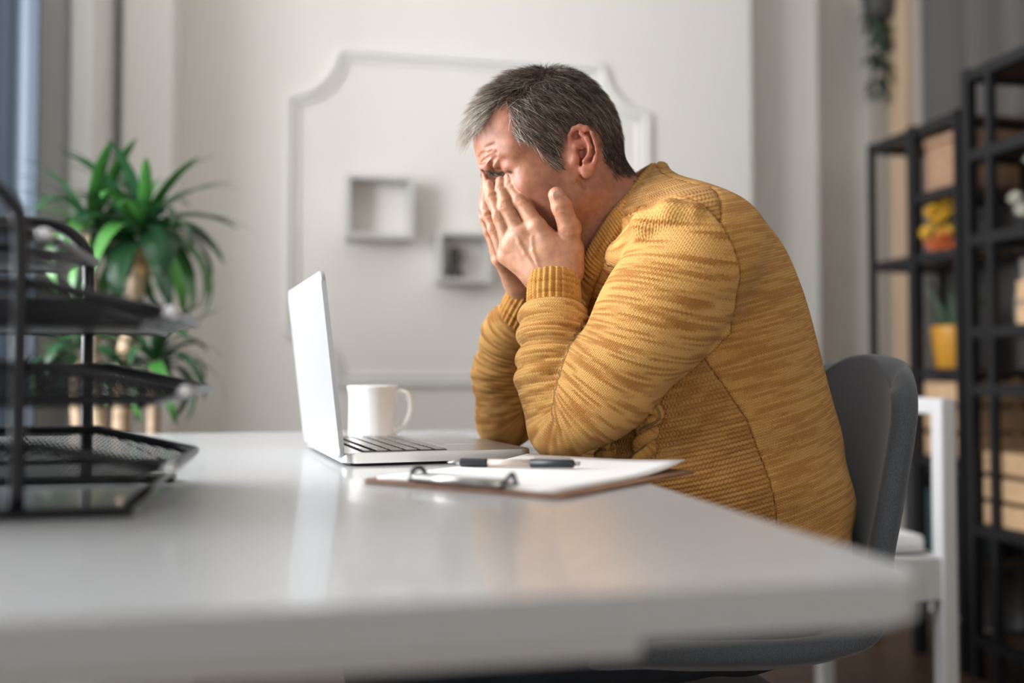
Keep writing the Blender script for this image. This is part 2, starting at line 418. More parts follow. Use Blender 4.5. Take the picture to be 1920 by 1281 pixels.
# wooden window trim and hanging plant in the right corner
M_oak = mat('oak_trim', (0.50, 0.36, 0.24), 0.55, var=((20, 20, 2), (0.58, 0.43, 0.30)))
struct(box_r('trim_6', RW - 0.03, RW, 3.33, 3.43, 0, 2.8, M_oak, None, 0.004))
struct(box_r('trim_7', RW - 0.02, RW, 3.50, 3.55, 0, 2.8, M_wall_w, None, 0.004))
M_leaf_d = mat('trailing_leaf', (0.018, 0.045, 0.02), 0.5)
def leaf_mesh(L, wd, curl, seg=7, fold=0.25):
    vs, fs = [], []; 
    for i in range(seg + 1):
        t = i / seg; wdt = wd * (math.sin(math.pi * min(1, t * 0.93 + 0.07)) ** 0.55) * (1 - 0.35 * t); ang = curl * t * t
        x = L * (math.sin(ang * 0.9) / (curl * 0.9) if False else t) ; 
        # integrate the arc
        vs.append((i, wdt))
    pos = [(0.0, 0.0)]; 
    for i in range(seg):
        a = -curl * ((i + 0.5) / seg) ** 1.2; pos.append((pos[-1][0] + L / seg * math.cos(a), pos[-1][1] + L / seg * math.sin(a)))
    V3 = []
    for i, wdt in vs:
        x, z = pos[i]; V3 += [(x, -wdt / 2, z + fold * wdt / 2), (x, 0, z), (x, wdt / 2, z + fold * wdt / 2)]
    for i in range(seg):
        a = i * 3; fs += [(a, a + 3, a + 4, a + 1), (a + 1, a + 4, a + 5, a + 2)]
    me = pydata(V3, fs); me.shade_smooth(); return me
def add_leaf(me, m, parent, base, az, el, roll=0.0, scale=1.0):
    if not me.materials: me.materials.append(m)
    o = bpy.data.objects.new('leaf', me); C.objects.link(o); adopt(o, parent)
    o.location = base; o.rotation_euler = (Matrix.Rotation(az, 3, 'Z') @ Matrix.Rotation(-el, 3, 'Y') @ Matrix.Rotation(roll, 3, 'X')).to_euler(); o.scale = (scale,) * 3
    return o
hp = RM(on_v(1655, 3.42), 3.42, 2.12)
hg = thing('hanging_plant', 'dark trailing plant hanging high in the right corner', 'plant', hp)
M_pot_d = mat('dark_pot', (0.05, 0.05, 0.05), 0.6)
lathe('pot', [(0.0, 0.10), (0.05, 0.10), (0.065, 0.20), (0.055, 0.20), (0.045, 0.12), (0, 0.12)], hp, M_pot_d, hg, 18)
tube('cord', [hp + Z * 0.2, hp + Z * 0.99], 0.003, M_pot_d, hg, 5)
lm = leaf_mesh(0.07, 0.045, 0.6, 4)
for k in range(60):
    a = random.uniform(0, 6.28); t = random.random()
    add_leaf(lm, M_leaf_d, hg, hp + np.array([math.cos(a) * 0.03 * (1 - t * .4), math.sin(a) * 0.03, 0.19 - 0.40 * t]), a, random.uniform(-1.4, -0.3), 0, random.uniform(0.6, 0.9))

# ================================================================== THE DESK
ZT = 0.74
M_desk = mat('white_desk_top', (0.50, 0.51, 0.52), 0.24, coat=0.25, bump=((5, 5, 5), 0.02, 0.001))
du0, du1, dv0, dv1 = -1.2, 0.356, 0.503, 2.00
desk = thing('desk', 'large white desk with rounded corners in the foreground', 'desk', RM((du0 + du1) / 2, (dv0 + dv1) / 2, 0))
top = prism('desk_top', rrect(du1 - du0, dv1 - dv0, 0.034, 8), RM((du0 + du1) / 2, (dv0 + dv1) / 2, ZT - 0.026), U, V, Z, 0.026, M_desk, desk, 0.004, 3)
M_leg = mat('white_steel', (0.72, 0.72, 0.71), 0.4)
us = on_v(1185, dv0 + 0.05)
box_r('apron', du0 + 0.08, us, dv0 + 0.035, dv0 + 0.06, ZT - 0.045, ZT - 0.026, M_leg, desk, 0.002)
box_r('apron', du0 + 0.08, us, dv1 - 0.08, dv1 - 0.055, ZT - 0.05, ZT - 0.026, M_leg, desk, 0.002)
for (lu, lv) in ((-0.33, dv0 + 0.50), (-0.62, dv0 + 0.30), (-0.33, dv1 - 0.10), (-1.1, dv1 - 0.1), (-1.1, dv0 + 0.1)):
    box_r('leg', lu - 0.02, lu + 0.02, lv - 0.02, lv + 0.02, 0, ZT - 0.026, M_leg, desk, 0.003)

# ================================================================== LAPTOP
M_alu = mat('silver_aluminium', (0.70, 0.71, 0.71), 0.30, 0.75)
M_lid = mat('pale_lid', (0.40, 0.41, 0.42), 0.35, 0.15, coat=0.2)
M_key = mat('laptop_key', (0.33, 0.32, 0.30), 0.28, 0.1, coat=0.4)
M_gap = mat('keyboard_well', (0.012, 0.012, 0.013), 0.6)
M_screen = mat('dark_screen', (0.01, 0.01, 0.012), 0.1)
hn = np.array([-0.207, 1.227, 0]); HD = nrm([-0.33, 0.944, 0]); BD = nrm([0.944, 0.33, 0]); LWD, LDP = 0.34, 0.248
lap = thing('laptop', 'open silver laptop facing the seated man', 'laptop', tuple(hn + HD * LWD / 2 + BD * LDP / 2 + Z * ZT))
cb = hn + HD * LWD / 2 + BD * LDP / 2
base = prism('base', rrect(LDP, LWD, 0.014, 5), cb + Z * (ZT + 0.0035), BD, HD, Z, 0.0125, M_alu, lap, 0.003, 3)
prism('keyboard_well', rrect(0.112, LWD - 0.034, 0.004, 3), cb - BD * (LDP / 2 - 0.082) + Z * (ZT + 0.0157), BD, HD, Z, 0.0006, M_gap, base)
prism('trackpad', rrect(0.078, 0.11, 0.004, 3), cb + BD * (LDP / 2 - 0.052) + Z * (ZT + 0.0158), BD, HD, Z, 0.0007, M_alu, base)
prism('underside', rrect(LDP - 0.014, LWD - 0.014, 0.012, 4), cb + Z * (ZT + 0.0012), BD, HD, Z, 0.003, M_gap, lap)
for sx in (-1, 1):
    for sy in (-1, 1):
        lathe('rubber_foot', [(0.0, 0), (0.008, 0), (0.008, 0.002), (0, 0.002)], cb + BD * sx * (LDP / 2 - 0.022) + HD * sy * (LWD / 2 - 0.025) + Z * ZT, M_gap, lap, 12)
kme = {}
def key(cx, cy, kw, kd):
    kk = (round(kw, 4), round(kd, 4))
    if kk not in kme:
        q = prism('key', rrect(kd, kw, 0.002, 2), np.zeros(3), np.array([1.0, 0, 0]), np.array([0, 1.0, 0]), Z, 0.0018, M_key, base, 0.0004, 1); kme[kk] = q.data
    else:
        q = bpy.data.objects.new('key', kme[kk]); C.objects.link(q); adopt(q, base)
    p = cb - BD * LDP / 2 + BD * cx + HD * (cy - LWD / 2) + Z * (ZT + 0.0162)
    q.location = p; q.rotation_euler = (0, 0, math.atan2(BD[1], BD[0]))
for r in range(6):
    xk = 0.033 + r * 0.0192; y = 0.022; n = 14
    widths = [0.0168] * 14 if r < 5 else [0.0168, 0.0168, 0.0168, 0.021, 0.090, 0.021, 0.0168, 0.0168, 0.0168, 0.0168]
    tot = sum(widths) + 0.0042 * (len(widths) - 1); s = (LWD - 0.044) / tot
    for kw in widths:
        key(xk, y + kw * s / 2, kw * s, 0.009 if r == 0 else 0.0156); y += (kw + 0.0042) * s
# lid, leaning a little back
tl = math.radians(6.5); LU = nrm(Z * math.cos(tl) - BD * math.sin(tl)); LN = nrm(np.cross(HD, LU))
cl = hn + HD * LWD / 2 + Z * (ZT + 0.013) + LU * 0.114 - BD * 0.001
lid = prism('lid', rrect(LWD, 0.232, 0.014, 6), cl - LN * 0.003, HD, LU, LN, 0.006, M_lid, lap, 0.0022, 3)
sgn = 1 if LN @ BD > 0 else -1
prism('screen', rrect(LWD - 0.016, 0.212, 0.004, 3), cl + LN * sgn * (0.0031 if sgn > 0 else 0.0039), HD, LU, LN, 0.0008, M_screen, lid)
tube('hinge', [hn + HD * 0.05 + Z * (ZT + 0.012) + BD * 0.004, hn + HD * (LWD - 0.05) + Z * (ZT + 0.012) + BD * 0.004], 0.0045, M_gap, lap, 10)

# ================================================================== MUG
M_mug = mat('white_porcelain', (0.86, 0.86, 0.85), 0.12, coat=0.5)
mc = np.array([-0.233, 1.665, ZT])
mug = thing('mug', 'white porcelain mug with flared lip behind the laptop', 'mug', tuple(mc))
prof = [(0.0, 0.002), (0.030, 0.002), (0.034, 0.0), (0.0385, 0.004), (0.0392, 0.02), (0.0388, 0.05), (0.0388, 0.074), (0.0400, 0.086), (0.0422, 0.0925), (0.0418, 0.0940), (0.0400, 0.0925), (0.0372, 0.084), (0.0358, 0.07), (0.0358, 0.012), (0.030, 0.007), (0.0, 0.006)]
lathe('cup', prof, mc, M_mug, mug, 64)
hx = nrm([1, -0.12, 0])
hpth = cat([mc + hx * 0.036 + Z * 0.080, mc + hx * 0.050 + Z * 0.0835, mc + hx * 0.062 + Z * 0.076, mc + hx * 0.0655 + Z * 0.056, mc + hx * 0.059 + Z * 0.036, mc + hx * 0.047 + Z * 0.024, mc + hx * 0.036 + Z * 0.0185], 6)
tube('handle', hpth, 0.0052, M_mug, mug, 14)

# ================================================================== CLIPBOARD AND PEN
M_brown = mat('brown_hardboard', (0.20, 0.10, 0.06), 0.55, var=((60, 60, 60), (0.26, 0.14, 0.085)))
M_paper = mat('white_paper', (0.86, 0.86, 0.86), 0.7)
M_steel = mat('clip_steel', (0.42, 0.42, 0.40), 0.28, 0.9)
ca, cn, cr = np.array([-0.160, 1.047, 0]), np.array([0.0435, 0.902, 0]), np.array([0.208, 1.142, 0])
E1 = nrm(cn - ca); E2 = np.array([-E1[1], E1[0], 0]); cw, clen = 0.248, 0.293
cc = ca + E1 * cw / 2 + E2 * clen / 2
clip = thing('clipboard', 'brown clipboard with white paper on the desk', 'clipboard', tuple(cc + Z * ZT))
prism('board', rrect(cw, clen, 0.012, 5), cc + Z * (ZT + 0.0008), E1, E2, Z, 0.0032, M_brown, clip, 0.001, 2)
# paper stack, its far corner lifting a little
n = 12; vs, fs = [], []
for j in range(n + 1):
    for i in range(n + 1):
        s, t = i / n, j / n
        lift = 0.006 * max(0, t - 0.55) ** 2 / 0.2 + 0.004 * max(0, s + t - 1.5) ** 2 / 0.25
        p = ca + E1 * (0.014 + s * (cw - 0.028)) + E2 * (0.012 + t * (clen - 0.016)) + Z * (ZT + 0.0042 + lift); vs.append(p)
for j in range(n):
    for i in range(n): q = j * (n + 1) + i; fs.append((q, q + 1, q + n + 2, q + n + 1))
pap = link('paper', pydata(vs, fs), M_paper, clip, True); md = pap.modifiers.new('thickness', 'SOLIDIFY'); md.thickness = 0.0022; md.offset = 1
kc = ca + E1 * cw * 0.5 + E2 * 0.016 + Z * (ZT + 0.004)
cl2 = box('clip_plate', kc + Z * 0.0035 + E2 * 0.004, (0.115, 0.028, 0.003), M_steel, clip, 0.001, E1, E2, Z)
tube('clip_roll', [kc - E1 * 0.055 + Z * 0.0055 - E2 * 0.008, kc + E1 * 0.055 + Z * 0.0055 - E2 * 0.008], 0.0052, M_steel, clip, 12)
M_clipd = mat('clip_end', (0.06, 0.06, 0.065), 0.4, 0.5)
for s in (-1, 1):
    tube('clip_spring', cat([kc + E1 * s * 0.057 + Z * 0.003 - E2 * 0.012, kc + E1 * s * 0.060 + Z * 0.012 - E2 * 0.004, kc + E1 * s * 0.058 + Z * 0.014 + E2 * 0.006, kc + E1 * s * 0.056 + Z * 0.004 + E2 * 0.014], 4), 0.0024, M_clipd, clip, 8)
# pen on the paper
pa = W(842, 874, 1.19); pb = W(1084, 879, 1.155)
pz = ZT + 0.0042 + 0.0022 + 0.0048
pa = np.array([-0.075, 1.165, pz]); pb = np.array([0.0745, 1.125, pz + 0.002])
pd = nrm(pb - pa); plen_ = np.linalg.norm(pb - pa)
pen = thing('pen', 'clear ballpoint pen with black grip lying on the paper', 'pen', tuple(pa))
M_penb = mat('pen_barrel', (0.52, 0.44, 0.38), 0.15, coat=0.5); M_pent = mat('pen_black', (0.015, 0.017, 0.022), 0.45)
def pent(name, pts, m, n=16):
    tube(name, [pa + pd * t for t, r in pts], [r for t, r in pts], m, pen, n)
pent('tip', [(0, 0.0006), (0.004, 0.0012), (0.006, 0.002), (0.016, 0.0040)], M_steel)
gp = []
for i in range(33): gp.append((0.016 + 0.0010 * i, 0.0047 + (0.0005 if i % 2 else 0)))
pent('grip', gp, M_pent)
pent('barrel', [(0.049, 0.0044), (0.1, 0.0044)], M_penb)
pent('cap', [(0.1, 0.0049), (0.148, 0.0049), (0.150, 0.004)], M_pent)
pent('pusher', [(0.150, 0.0025), (0.156, 0.0025), (0.157, 0.0018)], M_steel)
box('pocket_clip', pa + pd * 0.125 + Z * 0.0062, (0.042, 0.003, 0.0014), M_steel, pen, 0.0004, pd, nrm(np.cross(Z, pd)), Z)

# ================================================================== LETTER TRAY ORGANISER
M_wire = mat('black_wire', (0.018, 0.019, 0.022), 0.38, 0.6)
M_glint = mat('tray_glint', (0.75, 0.76, 0.78), 0.2, 0.9)  # bright metal standing in for the highlight on the tray corners
mm = bpy.data.materials.new('black_wire_mesh'); mm.use_nodes = True; nt = mm.node_tree; b = nt.nodes['Principled BSDF']
b.inputs['Base Color'].default_value = (0.03, 0.031, 0.035, 1); b.inputs['Roughness'].default_value = 0.45; b.inputs['Metallic'].default_value = 0.5
tc = nt.nodes.new('ShaderNodeTexCoord'); mp = nt.nodes.new('ShaderNodeMapping'); mp.inputs['Rotation'].default_value = (0, 0, math.radians(45)); mp.inputs['Scale'].default_value = (300, 300, 300)
ck = nt.nodes.new('ShaderNodeSeparateXYZ'); nt.links.new(tc.outputs['UV'], mp.inputs[0]); nt.links.new(mp.outputs[0], ck.inputs[0])
def mnode(op, a, b_=None):
    q = nt.nodes.new('ShaderNodeMath'); q.operation = op
    for i, x in enumerate((a, b_)):
        if x is None: continue
        if isinstance(x, (int, float)): q.inputs[i].default_value = x
        else: nt.links.new(x, q.inputs[i])
    return q.outputs[0]
fx = mnode('FRACT', ck.outputs[0]); fy = mnode('FRACT', ck.outputs[1])
hole = mnode('MULTIPLY', mnode('GREATER_THAN', fx, 0.46), mnode('GREATER_THAN', fy, 0.46))
nt.links.new(mnode('SUBTRACT', 1.0, hole), b.inputs['Alpha'])
org = thing('letter_tray', 'black wire mesh letter tray with four tiers on the desk', 'letter tray', tuple(np.array([-0.44, 0.96, ZT])))
nr = np.array([-0.300, 0.812, 0]); ou = nr @ U; ov = nr @ V; OV1 = ov + 0.262
post_u = np.array([-0.394, 0.80, 0]) @ U
for v in (ov, OV1):
    pts = cat([RM(post_u, v, ZT + 0.004), RM(post_u, v, ZT + 0.12), RM(post_u, v, ZT + 0.225), RM(post_u - 0.008, v, ZT + 0.252), RM(post_u - 0.032, v, ZT + 0.270), RM(post_u - 0.07, v, ZT + 0.273), RM(post_u - 0.15, v, ZT + 0.272), RM(post_u - 0.19, v, ZT + 0.268), RM(post_u - 0.214, v, ZT + 0.25), RM(post_u - 0.22, v, ZT + 0.225), RM(post_u - 0.22, v, ZT + 0.12), RM(post_u - 0.22, v, ZT + 0.004)], 5)
    tube('side_hoop', pts, 0.0062, M_wire, org, 10)
    sgnv = -1 if v == ov else 1
    box_r('foot', post_u - 0.235, post_u + 0.09, v - 0.016, v + 0.012, ZT + 0.0005, ZT + 0.0065, M_wire, org, 0.002)
for u_ in (post_u + 0.085, post_u - 0.225):
    tube('cross_bar', [RM(u_, ov, ZT + 0.0095), RM(u_, OV1, ZT + 0.0095)], 0.004, M_wire, org, 8)
def mesh_panel(name, quad, parent):
    me = pydata(quad, [(0, 1, 2, 3)]); uv = me.uv_layers.new(name='UVMap')
    q = [np.array(p) for p in quad]; ex = nrm(q[1] - q[0]); ey = nrm(np.cross(np.cross(q[1] - q[0], q[3] - q[0]), ex))
    for i, p in enumerate(q): uv.data[i].uv = ((p - q[0]) @ ex, (p - q[0]) @ ey)
    o = link(name, me, mm, parent); return o
def tray(z, right, hgt=0.032):
    L0, L1 = post_u - 0.235, right; v0, v1 = ov + 0.008, OV1 - 0.008; zb, zt = ZT + z - hgt * 0.5, ZT + z + hgt * 0.5
    ti = 0.02
    b4 = [RM(L0 + ti, v0 + ti, zb), RM(L1 - 0.03, v0 + ti, zb), RM(L1 - 0.03, v1 - ti, zb), RM(L0 + ti, v1 - ti, zb)]
    t4 = [RM(L0, v0, zt), RM(L1 - 0.10, v0, zt), RM(L1, v0 + 0.02, zb + 0.010), RM(L1, v1 - 0.02, zb + 0.010), RM(L1 - 0.10, v1, zt), RM(L0, v1, zt)]
    tr = tube('tray_rim', dens(t4), 0.0048, M_wire, org, 8, True)
    tube('tray_base_wire', dens(b4), 0.0026, M_wire, tr, 6, True)
    mesh_panel('mesh_floor', b4, tr)
    mesh_panel('mesh_side', [b4[0], b4[1], t4[1], t4[0]], tr); mesh_panel('mesh_side', [b4[3], b4[2], t4[4], t4[5]], tr)
    mesh_panel('mesh_side', [b4[1], RM(L1, v0 + 0.02, zb + 0.010), t4[1], (b4[1] + t4[1]) / 2], tr); mesh_panel('mesh_side', [b4[2], RM(L1, v1 - 0.02, zb + 0.010), t4[4], (b4[2] + t4[4]) / 2], tr)
    mesh_panel('mesh_front', [b4[1], b4[2], t4[3], t4[2]], tr); mesh_panel('mesh_back', [b4[0], b4[3], t4[5], t4[0]], tr)
    for v in (v0 + 0.02,):
        bm = bmesh.new(); bmesh.ops.create_icosphere(bm, subdivisions=2, radius=0.008, matrix=Matrix.Translation(RM(L1 - 0.002, v, zb + 0.010)) @ Matrix.Diagonal((1, 1, 0.8, 1)))
        link('corner_glint', bm_mesh(bm), M_glint, tr, True)  # bright ball added as the glint of the near corner
    return tr
Rt = ou + 0.018
tray(0.040, Rt); tray(0.105, Rt + 0.012); t3 = tray(0.172, Rt); tray(0.232, Rt - 0.10, 0.026)
# dark folders lying in the third tier
M_folder = mat('dark_folder', (0.02, 0.022, 0.027), 0.6)
for k in range(2):
    fo = box('folder', RM((post_u - 0.215 + Rt - 0.05) / 2 + 0.004 * k, (ov + OV1) / 2, ZT + 0.172 - 0.016 + 0.006 + 0.0065 * k), (Rt - 0.05 - post_u + 0.20, 0.205, 0.0055), M_folder, None, 0.001)
    tag(fo, ['dark folder lying at the bottom of the third tier of the letter tray', 'dark folder on top in the third tier of the letter tray'][k], 'folder', 'folders in the letter tray')

# ================================================================== YUCCA PLANT BEHIND THE DESK
M_leaf = mat('yucca_leaf', (0.030, 0.125, 0.026), 0.33, var=((6, 6, 6), (0.055, 0.20, 0.035)), coat=0.15)
M_leaf2 = mat('yucca_leaf_dark', (0.016, 0.062, 0.024), 0.33, coat=0.15)
M_leafy = mat('dry_leaf', (0.62, 0.40, 0.16), 0.7)
M_trunk = mat('yucca_trunk', (0.50, 0.37, 0.25), 0.8, bump=((30, 30, 120), 0.6, 0.006), var=((20, 20, 60), (0.36, 0.25, 0.16)))
M_pot = mat('white_planter', (0.70, 0.69, 0.66), 0.5)
YP = 2.28
ct = W(266, 455, YP); pb_ = np.array([ct[0] - 0.03, YP, 0])
yuc = thing('yucca_plant', 'green yucca plant with arching leaves behind the desk', 'plant', tuple(pb_))
lathe('planter', [(0, 0), (0.13, 0), (0.135, 0.01), (0.17, 0.36), (0.172, 0.38), (0.160, 0.38), (0.15, 0.33), (0, 0.33)], pb_, M_pot, yuc, 40)
M_soil = mat('soil', (0.03, 0.02, 0.014), 0.95, bump=((60, 60, 60), 0.6, 0.01))
lathe('soil', [(0, 0.345), (0.10, 0.348), (0.152, 0.34)], pb_, M_soil, yuc, 24)
t1 = cat([pb_ + np.array([0.01, 0, 0.33]), pb_ + np.array([-0.01, 0.0, 0.6]), W(232, 700, YP), W(248, 600, YP), ct - Z * 0.02], 6)
tube('trunk', t1, np.linspace(0.021, 0.018, len(t1)), M_trunk, yuc, 12)
c2 = W(290, 690, YP - 0.05)
t2 = cat([pb_ + np.array([0.06, -0.03, 0.33]), pb_ + np.array([0.075, -0.04, 0.55]), c2], 6)
tube('trunk', t2, np.linspace(0.017, 0.013, len(t2)), M_trunk, yuc, 12)
c3 = W(148, 668, YP + 0.02)
t3_ = cat([pb_ + np.array([-0.07, 0.03, 0.33]), W(150, 800, YP + 0.02), c3], 6)
tube('trunk', t3_, np.linspace(0.019, 0.016, len(t3_)), M_trunk, yuc, 12)
lms = [leaf_mesh(0.285, 0.042, c, 9) for c in (0.6, 1.3, 1.9, 2.4)]
lmd = [leaf_mesh(0.27, 0.040, c, 9) for c in (0.9, 1.6, 2.1, 2.6)]
r = random.Random(11)
for k in range(60):
    a = k * 2.39996; t = (k / 59) ** .8
    el = 1.2 - 1.3 * t + r.uniform(-0.15, 0.15)
    i_ = min(3, int(t * 4)); g = r.random() < 0.55
    me = (lms if g else lmd)[i_]
    add_leaf(me, M_leaf if g else M_leaf2, yuc, ct + np.array([math.cos(a) * 0.016, math.sin(a) * 0.016, 0.05 * (1 - t)]), a, el, r.uniform(-0.4, 0.4), r.uniform(0.78, 1.02))
c4 = W(170, 440, YP - 0.02)
t4_ = cat([pb_ + np.array([-0.03, 0.06, 0.33]), W(176, 700, YP), c4], 6)
tube('trunk', t4_, np.linspace(0.018, 0.014, len(t4_)), M_trunk, yuc, 12)
for (cc_, nn, sc_) in ((c2, 26, 0.78), (c3, 22, 0.75), (c4, 30, 0.86)):
    for k in range(nn):
        a = k * 2.39996 + 1; t = k / (nn - 1); g = r.random() < 0.3
        add_leaf((lms if g else lmd)[min(3, int(t * 4))], M_leaf if g else M_leaf2, yuc, cc_ + np.array([math.cos(a) * 0.012, math.sin(a) * 0.012, 0.03 * (1 - t)]), a, 1.2 - 1.2 * t, r.uniform(-0.4, 0.4), sc_ * r.uniform(0.8, 1.1))
dry = leaf_mesh(0.055, 0.022, 1.6, 5)
for k in range(26):
    a = k * 2.39996; q = add_leaf(dry, M_leafy, yuc, ct + np.array([math.cos(a) * 0.017, math.sin(a) * 0.017, 0.0 - 0.05 * (k / 25)]), a, -0.1 - 0.8 * (k % 5) / 5, 0.3, 0.8)
    q.name = 'dry_leaf'

# ================================================================== BLACK SHELVING ON THE RIGHT
SU = 1.86; SB = 2.12
def P(name, u, v, z0, z1, par, s=0.022): return box_r(name, u - s / 2, u + s / 2, v - s / 2, v + s / 2, z0, z1, M_black, par, 0.002)
sh1 = thing('shelving_unit', 'lower black metal shelving unit beside the corner, flowers and yellow pot on it', 'shelf', RM((SU + SB) / 2, 2.75, 0))
for v, s in ((2.98, 0.02), (2.745, 0.034), (2.535, 0.02)):
    P('post', SU, v, 0, 1.62, sh1, s)
for v in (2.98, 2.535): P('post', SB, v, 0, 1.62, sh1, 0.022)
for z in (1.61, 1.40, 1.215, 0.865, 0.60, 0.30):
    va = 2.745 if z == 1.40 else 2.98
    bd = box_r('shelf_board', SU + 0.005, SB - 0.005, 2.54, va - 0.005, z - 0.012, z, M_board, sh1)
    box_r('shelf_rail', SU - 0.011, SU + 0.011, 2.54, va, z - 0.024, z + 0.004, M_black, sh1); box_r('shelf_rail', SB - 0.011, SB + 0.011, 2.54, va, z - 0.024, z + 0.004, M_black, sh1)
    box_r('shelf_rail', SU, SB, va - 0.011, va + 0.011, z - 0.024, z + 0.004, M_black, sh1)
sh2 = thing('shelving_unit', 'taller black metal shelving unit at the right edge, crate on its lower board', 'shelf', RM((SU + SB) / 2, 2.05, 0))
for v in (2.485, 1.6):
    P('post', SU, v, 0, 1.72, sh2, 0.030); P('post', SB, v, 0, 1.72, sh2, 0.026)
P('post', SU, 2.395, 0, 1.70, sh2, 0.022)
for z in (1.71, 1.48, 1.24, 0.98, 0.82, 0.43, 0.12):
    box_r('shelf_board', SU + 0.005, SB - 0.005, 1.605, 2.48, z - 0.012, z, M_board, sh2)
    for u_ in (SU, SB): box_r('shelf_rail', u_ - 0.012, u_ + 0.012, 1.6, 2.485, z - 0.026, z + 0.004, M_black, sh2)
    for v in (1.6, 2.485): box_r('shelf_rail', SU, SB, v - 0.011, v + 0.011, z - 0.024, z + 0.004, M_black, sh2)
def crate(label, u0, u1, v0, v1, z, h, nsl=3):
    o = thing('wooden_crate', label, 'crate', RM((u0 + u1) / 2, (v0 + v1) / 2, z), 'wooden crates on the shelving')
    for (a, b) in ((u0 + .008, v0 + .008), (u1 - .008, v0 + .008), (u0 + .008, v1 - .008), (u1 - .008, v1 - .008)):
        c_ = (a, b); box_r('corner_post', a + (0.008 if a < (u0 + u1) / 2 else -0.024), a + (0.024 if a < (u0 + u1) / 2 else -0.008), b - 0.0 if b < (v0 + v1) / 2 else b - 0.016, (b + 0.016) if b < (v0 + v1) / 2 else b, z, z + h, M_pine, o)
    sl = h / nsl
    for k in range(nsl):
        za, zb = z + k * sl + 0.002, z + (k + 1) * sl - 0.012
        box_r('slat', u0, u0 + 0.009, v0, v1, za, zb, M_pine, o, 0.001); box_r('slat', u1 - 0.009, u1, v0, v1, za, zb, M_pine, o, 0.001)
        box_r('slat', u0 + 0.009, u1 - 0.009, v0, v0 + 0.009, za, zb, M_pine, o, 0.001); box_r('slat', u0 + 0.009, u1 - 0.009, v1 - 0.009, v1, za, zb, M_pine, o, 0.001)
    box_r('bottom_slat', u0 + 0.01, u1 - 0.01, v0 + 0.01, v1 - 0.01, z + 0.001, z + 0.009, M_pine, o)
    return o
crate('pale slatted crate at the right edge on the taller shelving unit', SU + 0.012, SB - 0.02, 1.98, 2.46, 0.435, 0.215)
crate('slatted crate on the lower shelving unit, behind the white chair', SU + 0.014, SB - 0.02, 2.56, 2.96, 0.605, 0.235)
crate('small slatted crate on the taller shelving unit, level with the yellow pot', SU + 0.03, SB - 0.03, 2.0, 2.34, 0.985, 0.13, 2)
# woven tray leaning on the top tier
M_wicker = mat('woven_brown', (0.33, 0.19, 0.11), 0.7, bump=((40, 40, 120), 0.8, 0.008), var=((50, 50, 50), (0.43, 0.27, 0.17)))
wk = thing('woven_box', 'brown woven box on the upper tier of the lower shelving unit', 'box', RM(1.98, 2.64, 1.404))
box_r('body', SU + 0.03, SB - 0.03, 2.56, 2.735, 1.405, 1.55, M_wicker, wk, 0.008); box_r('lid', SU + 0.024, SB - 0.024, 2.555, 2.74, 1.55, 1.575, M_wicker, wk, 0.006)
# pots and flowers
M_ypot = mat('yellow_glazed_pot', (0.62, 0.30, 0.035), 0.35)
pc_ = RM(SU + 0.10, 2.70, 0.869)
yp = thing('potted_aloe', 'spiky green plant in a yellow pot on the lower shelving unit', 'plant', tuple(pc_))
lathe('pot', [(0, 0), (0.052, 0), (0.056, 0.004), (0.068, 0.125), (0.068, 0.13), (0.062, 0.13), (0.058, 0.11), (0, 0.11)], pc_, M_ypot, yp, 28)
am = leaf_mesh(0.19, 0.030, 0.35, 6); M_aloe = mat('aloe_leaf', (0.10, 0.17, 0.10), 0.5)
for k in range(13):
    a = k * 2.39996; add_leaf(am, M_aloe, yp, pc_ + np.array([math.cos(a) * 0.018, math.sin(a) * 0.018, 0.11]), a, 1.45 - 0.06 * k, 0, 1 - 0.02 * k)
M_petal = mat('yellow_petal', (0.72, 0.42, 0.03), 0.6); M_orange = mat('orange_flower', (0.50, 0.12, 0.03), 0.6); M_wht = mat('white_petal', (0.55, 0.52, 0.45), 0.7)
def bouquet(label, c, spots, pal, vase_m, par_leaf, hv, name='flower_arrangement'):
    o = thing(name, label, 'flowers', tuple(c))
    lathe('vase', [(0, 0), (0.035, 0), (0.05, hv * 0.4), (0.042, hv), (0.036, hv), (0.04, hv * 0.4), (0, 0.01)], c, vase_m, o, 20)
    pm = {}
    for (du, dv, dz, rad, ci) in spots:
        q = c + U * du + V * dv + Z * dz
        tube('stem', [c + Z * hv * 0.5, (c + q) / 2 + Z * 0.02, q], 0.0025, par_leaf, o, 5)
        if ci not in pm:
            bm = bmesh.new()
            for ring, (nn, rr, el) in enumerate(((11, 1.0, 0.15), (9, 0.75, 0.6), (6, 0.45, 1.1))):
                for k in range(nn):
                    a = 2 * math.pi * k / nn + ring * 0.3; d = np.array([math.cos(a) * math.cos(el), math.sin(a) * math.cos(el), math.sin(el)]); s = np.array([-math.sin(a), math.cos(a), 0]); 
                    v4 = [np.zeros(3), d * rr * 0.55 + s * 0.17, d * rr, d * rr * 0.55 - s * 0.17]; bm.faces.new([bm.verts.new(tuple(x)) for x in v4])
            me = bpy.data.meshes.new('m'); bm.to_mesh(me); bm.free(); me.materials.append(pal[ci]); pm[ci] = me
        f = bpy.data.objects.new('blossom', pm[ci]); C.objects.link(f); adopt(f, o)
        dn = nrm(np.array([-0.5, -0.6, 0.5]) + np.array([random.uniform(-.4, .4) for _ in range(3)]))
        f.location = q; f.scale = (rad,) * 3; f.rotation_euler = Vector(dn).to_track_quat('Z', 'Y').to_euler()
    lf = leaf_mesh(0.07, 0.03, 0.8, 4)
    for k in range(26):
        a = k * 2.39996; add_leaf(lf, par_leaf, o, c + np.array([math.cos(a) * 0.04, math.sin(a) * 0.04, hv + random.uniform(-0.01, 0.09)]), a, random.uniform(-0.3, 1.0), 0, random.uniform(0.6, 1.1))
    return o
